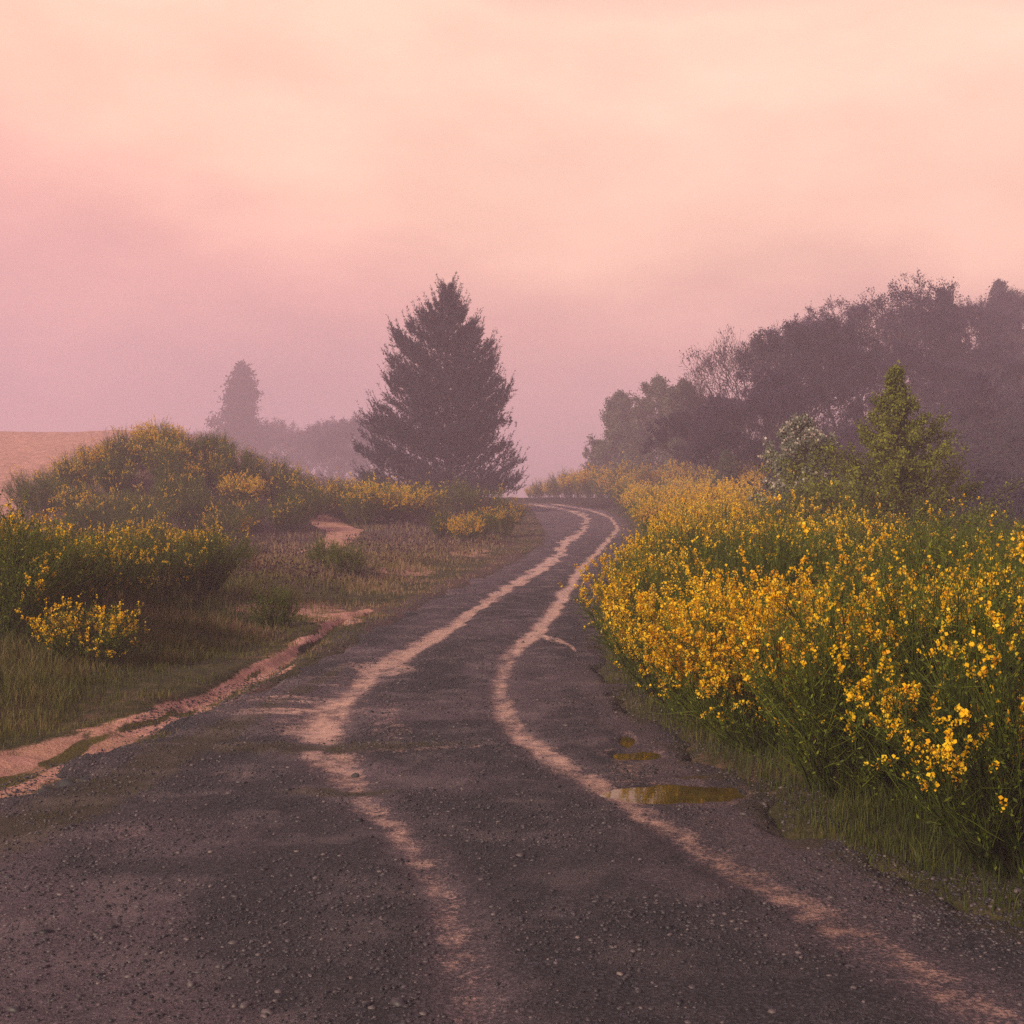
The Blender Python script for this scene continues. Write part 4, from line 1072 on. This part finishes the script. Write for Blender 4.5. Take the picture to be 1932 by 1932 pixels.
# ---- hazy conifers on the left
conA = conical_tree(31, 9.0, 3.0, 130, 26000, 0.11, 'pine', 0.04, 0.003, lambda h: (1 - h) ** 0.75 * 0.9 + 0.02, 0.22, 0.14, subs=8)
def px(u, y): return (u - UC) / FP * y
place('conifer', conA[:3], px(455, 330), 330, 1, 'faint lone conifer in the mist between the hillock and the pine', 'conifer', top=682, H=9.0, rz=0.4)
# ---- right hand trees
gconeprof = lambda h: np.interp(h, [0, 0.2, 0.35, 0.5, 0.62, 0.75, 0.88, 1.0], [1.0, 0.90, 0.64, 0.46, 0.34, 0.19, 0.07, 0.015])
gt = conical_tree(41, 6.2, 4.2, 150, 52000, 0.050, 'greenleaf', 0.03, 0.006, gconeprof, 0.42, 0.10, subs=9)
place('young_tree', gt[:3], px(1690, 36), 36, 1, 'olive green pointed young tree rising behind the broom thicket', 'tree', top=690, H=6.2, rz=1.0)
wt = conical_tree(43, 4.6, 2.0, 90, 42000, 0.050, 'silverleaf', 0.03, 0.012, lambda h: np.interp(h, [0, .3, .6, .8, 1], [0.9, 1, 0.72, 0.35, 0.03]), 0.9, 0.07, subs=7)
wo = place('blossom_tree', wt[:3], px(1508, 44), 44, 1, 'small grey green tree dotted with whitish blossom left of the olive pointed tree', 'tree', top=785, H=4.6, rz=2.0)
def blossoms():
    r = np.random.default_rng(9); E = wt[3]; n = 5000
    pk = r.integers(0, len(E), n // 5); P = np.repeat(E[pk, 2], 5, 0) + r.normal(size=(n // 5 * 5, 3)) * 0.04
    V, F = leaf_quads(P, 0.085, r, 0.3, 1.0)
    obj('blossom', mesh_from('blossom', V, [F], M['white'], dict(tint=np.repeat(r.random(len(P)), 4))), wo)
blossoms()

ggp = lambda h: np.interp(h, [0, .25, .55, .8, 1], [0.9, 1, 0.8, 0.45, 0.05])
gg = [conical_tree(51, 7.5, 2.6, 80, 34000, 0.09, 'greyleaf', 0.03, 0.012, ggp, 0.8, 0.12, subs=8), conical_tree(52, 7.5, 3.0, 80, 34000, 0.09, 'greyleaf', 0.03, 0.012, ggp, 0.6, 0.12, subs=8)]
for i, (u, y, top, lab) in enumerate([(1168, 170, 742, 'leftmost grey green tree of the right hand wood, beside the open mist'),
                       (1243, 160, 712, 'pointed grey green tree, second from the mist'),
                       (1290, 150, 720, 'narrow grey green tree tucked against the purple wood'),
                       (1130, 180, 830, 'low grey green tree at the foot of the leftmost one'),
                       (1205, 162, 800, 'short grey green tree between the two pointed ones'),
                       (1290, 140, 810, 'dull green tree in front of the edge of the purple wood'),
                       (1370, 92, 850, 'dull green tree low in front of the bare branched tree'),
                       (1450, 84, 880, 'low dark green tree left of the blossom dotted tree'),
                       (1560, 72, 880, 'low green tree between the blossom dotted and the pointed tree')]):
    place('broadleaf_tree', gg[i % 2][:3], px(u, y), y, 1, lab, 'tree', 'grey green trees at the edge of the wood', top=top, H=7.5)

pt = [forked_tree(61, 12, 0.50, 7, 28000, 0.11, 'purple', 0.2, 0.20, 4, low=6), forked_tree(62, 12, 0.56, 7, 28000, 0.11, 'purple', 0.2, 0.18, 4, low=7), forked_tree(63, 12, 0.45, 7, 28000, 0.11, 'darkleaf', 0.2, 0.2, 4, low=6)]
bare = [forked_tree(64, 11, 0.46, 8, 1800, 0.10, 'purple', 0.2, 0.16, 6, low=4), forked_tree(65, 11, 0.42, 8, 700, 0.10, 'purple', 0.18, 0.14, 6, low=3)]
umb = forked_tree(66, 12, 0.50, 7, 14000, 0.10, 'purple', 0.24, 0.30, 5, flat=0.15)
GT = 'purple brown trees on the right hillside'
wood = [   # parts, u, y, top, label
    (bare[0], 1395, 117, 622, 'bare branched tree whose twigs fan against the pink sky'),
    (bare[1], 1342, 113, 690, 'bare twiggy tree at the left edge of the purple wood'),
    (bare[1], 1440, 126, 600, 'thin bare tree right of the fanning bare branched one'),
    (pt[2], 1490, 113, 596, 'dark tufted tree top standing against the sky left of the tallest tree'),
    (pt[0], 1535, 124, 600, 'dark leafy tree just right of the tufted tree top'),
    (pt[1], 1580, 134, 600, 'purple leafy tree filling the dip before the tallest tree'),
    (umb, 1680, 128, 522, 'tallest tree with an open umbrella crown and visible limbs'),
    (umb, 1630, 134, 560, 'slightly lower open crowned tree left of the tallest tree'),
    (pt[1], 1745, 136, 575, 'broad purple tree right of the tallest tree'),
    (pt[0], 1815, 140, 570, 'rounded purple tree right of the small pine top'),
    (bare[0], 1890, 157, 530, 'pale misty tree high on the ridge near the right edge'),
    (pt[1], 1945, 153, 545, 'misty purple tree cut by the right edge on the ridge'),
    (pt[1], 1860, 124, 640, 'purple tree below the ridge near the right edge'),
    (pt[2], 1935, 115, 680, 'dark purple tree halfway down the slope at the right edge'),
    (pt[0], 1780, 117, 680, 'purple tree behind the right shoulder of the pointed green tree'),
    (pt[1], 1700, 115, 640, 'purple tree directly below the tallest tree'),
    (pt[0], 1620, 111, 660, 'purple tree above the left side of the pointed green tree'),
    (pt[2], 1550, 102, 700, 'dark purple tree above the blossom dotted tree'),
    (pt[1], 1455, 102, 690, 'dark purple tree below the tufted tree top'),
    (pt[0], 1390, 105, 745, 'purple tree below the bare branched fan'),
    (pt[2], 1335, 109, 770, 'low purple tree at the left foot of the wood'),
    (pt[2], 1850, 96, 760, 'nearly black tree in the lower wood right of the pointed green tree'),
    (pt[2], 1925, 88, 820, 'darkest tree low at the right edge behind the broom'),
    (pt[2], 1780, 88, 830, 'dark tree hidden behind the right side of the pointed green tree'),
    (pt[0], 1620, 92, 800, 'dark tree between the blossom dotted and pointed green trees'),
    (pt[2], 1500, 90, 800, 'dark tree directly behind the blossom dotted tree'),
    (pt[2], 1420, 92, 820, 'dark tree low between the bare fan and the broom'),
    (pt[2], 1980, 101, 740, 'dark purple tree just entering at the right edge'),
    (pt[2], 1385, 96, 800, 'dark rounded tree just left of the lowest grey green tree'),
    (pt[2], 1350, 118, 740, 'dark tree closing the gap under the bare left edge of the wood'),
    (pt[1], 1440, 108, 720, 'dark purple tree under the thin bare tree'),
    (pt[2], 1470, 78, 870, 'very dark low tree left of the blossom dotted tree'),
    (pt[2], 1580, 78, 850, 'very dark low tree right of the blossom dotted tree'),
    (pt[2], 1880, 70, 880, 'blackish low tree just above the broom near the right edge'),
    (pt[2], 1660, 96, 740, 'dark purple tree right behind the tip of the pointed green tree'),
    (pt[1], 1830, 104, 700, 'dark purple tree halfway up the slope right of the pointed green tree'),
]
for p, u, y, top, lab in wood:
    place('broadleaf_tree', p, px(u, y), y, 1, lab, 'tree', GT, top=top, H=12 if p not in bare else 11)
for i, (u, y, top) in enumerate([(398, 371, 808), (520, 362, 783), (560, 343, 808), (600, 335, 798), (640, 316, 788), (682, 290, 778), (350, 388, 828)]):
    place('broadleaf_tree', pt[2] if i % 2 else pt[0], px(u, y), y, 1, ['faint dark tree just left of the lone conifer', 'faint tree just right of the lone conifer', 'low misty tree, second right of the lone conifer', 'low misty tree halfway between the conifer and the pine', 'misty tree two places left of the pine', 'misty low tree touching the left side of the pine', 'faintest low tree behind the crown of the left hillock'][i], 'tree', 'misty trees between hillock and pine', top=top, H=12)
# small pine top on the ridge
place('conifer', conA[:3], px(1778, 138), 138, 1, 'small dark pine top poking above the purple ridge', 'conifer', top=545, H=9.0, rz=0.8)
place('conifer', conA[:3], px(1885, 175), 175, 1, 'faint spiky conifer top above the ridge near the right edge', 'conifer', top=528, H=9.0, rz=2.2)

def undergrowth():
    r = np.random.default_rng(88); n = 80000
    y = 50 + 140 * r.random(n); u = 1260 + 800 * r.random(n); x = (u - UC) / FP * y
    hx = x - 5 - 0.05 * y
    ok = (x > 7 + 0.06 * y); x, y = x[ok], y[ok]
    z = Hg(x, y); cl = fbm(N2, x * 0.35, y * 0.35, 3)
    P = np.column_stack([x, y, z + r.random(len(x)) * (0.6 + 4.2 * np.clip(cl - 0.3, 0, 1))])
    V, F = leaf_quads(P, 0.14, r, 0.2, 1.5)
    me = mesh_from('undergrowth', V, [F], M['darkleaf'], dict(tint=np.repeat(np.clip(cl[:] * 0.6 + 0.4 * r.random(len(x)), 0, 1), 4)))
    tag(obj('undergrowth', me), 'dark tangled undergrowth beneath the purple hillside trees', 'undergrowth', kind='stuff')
undergrowth()

# ------------------------------------------------------------------ the misty air
def haze():
    x0, x1, y0, y1, z0, z1 = -1600, 1600, -1600, 1600, -12, 48
    V = [(x, y, z) for z in (z0, z1) for y in (y0, y1) for x in (x0, x1)]
    F = np.array([(0, 2, 3, 1), (4, 5, 7, 6), (0, 1, 5, 4), (2, 6, 7, 3), (0, 4, 6, 2), (1, 3, 7, 5)])
    m = bpy.data.materials.new('haze'); m.use_nodes = True; nt = m.node_tree; nt.nodes.clear()
    o = nt.nodes.new('ShaderNodeOutputMaterial'); p = nt.nodes.new('ShaderNodeVolumePrincipled')
    p.inputs['Color'].default_value = (0.97, 0.75, 0.95, 1); p.inputs['Density'].default_value = HAZE
    p.inputs['Anisotropy'].default_value = 0.0
    nt.links.new(p.outputs[0], o.inputs['Volume'])
    ob = obj('haze', mesh_from('haze', V, [F], m)); tag(ob, kind='stuff')
    ob['label'] = 'pink mist filling the air'; ob['category'] = 'haze'
HAZE = 0.0026
haze()
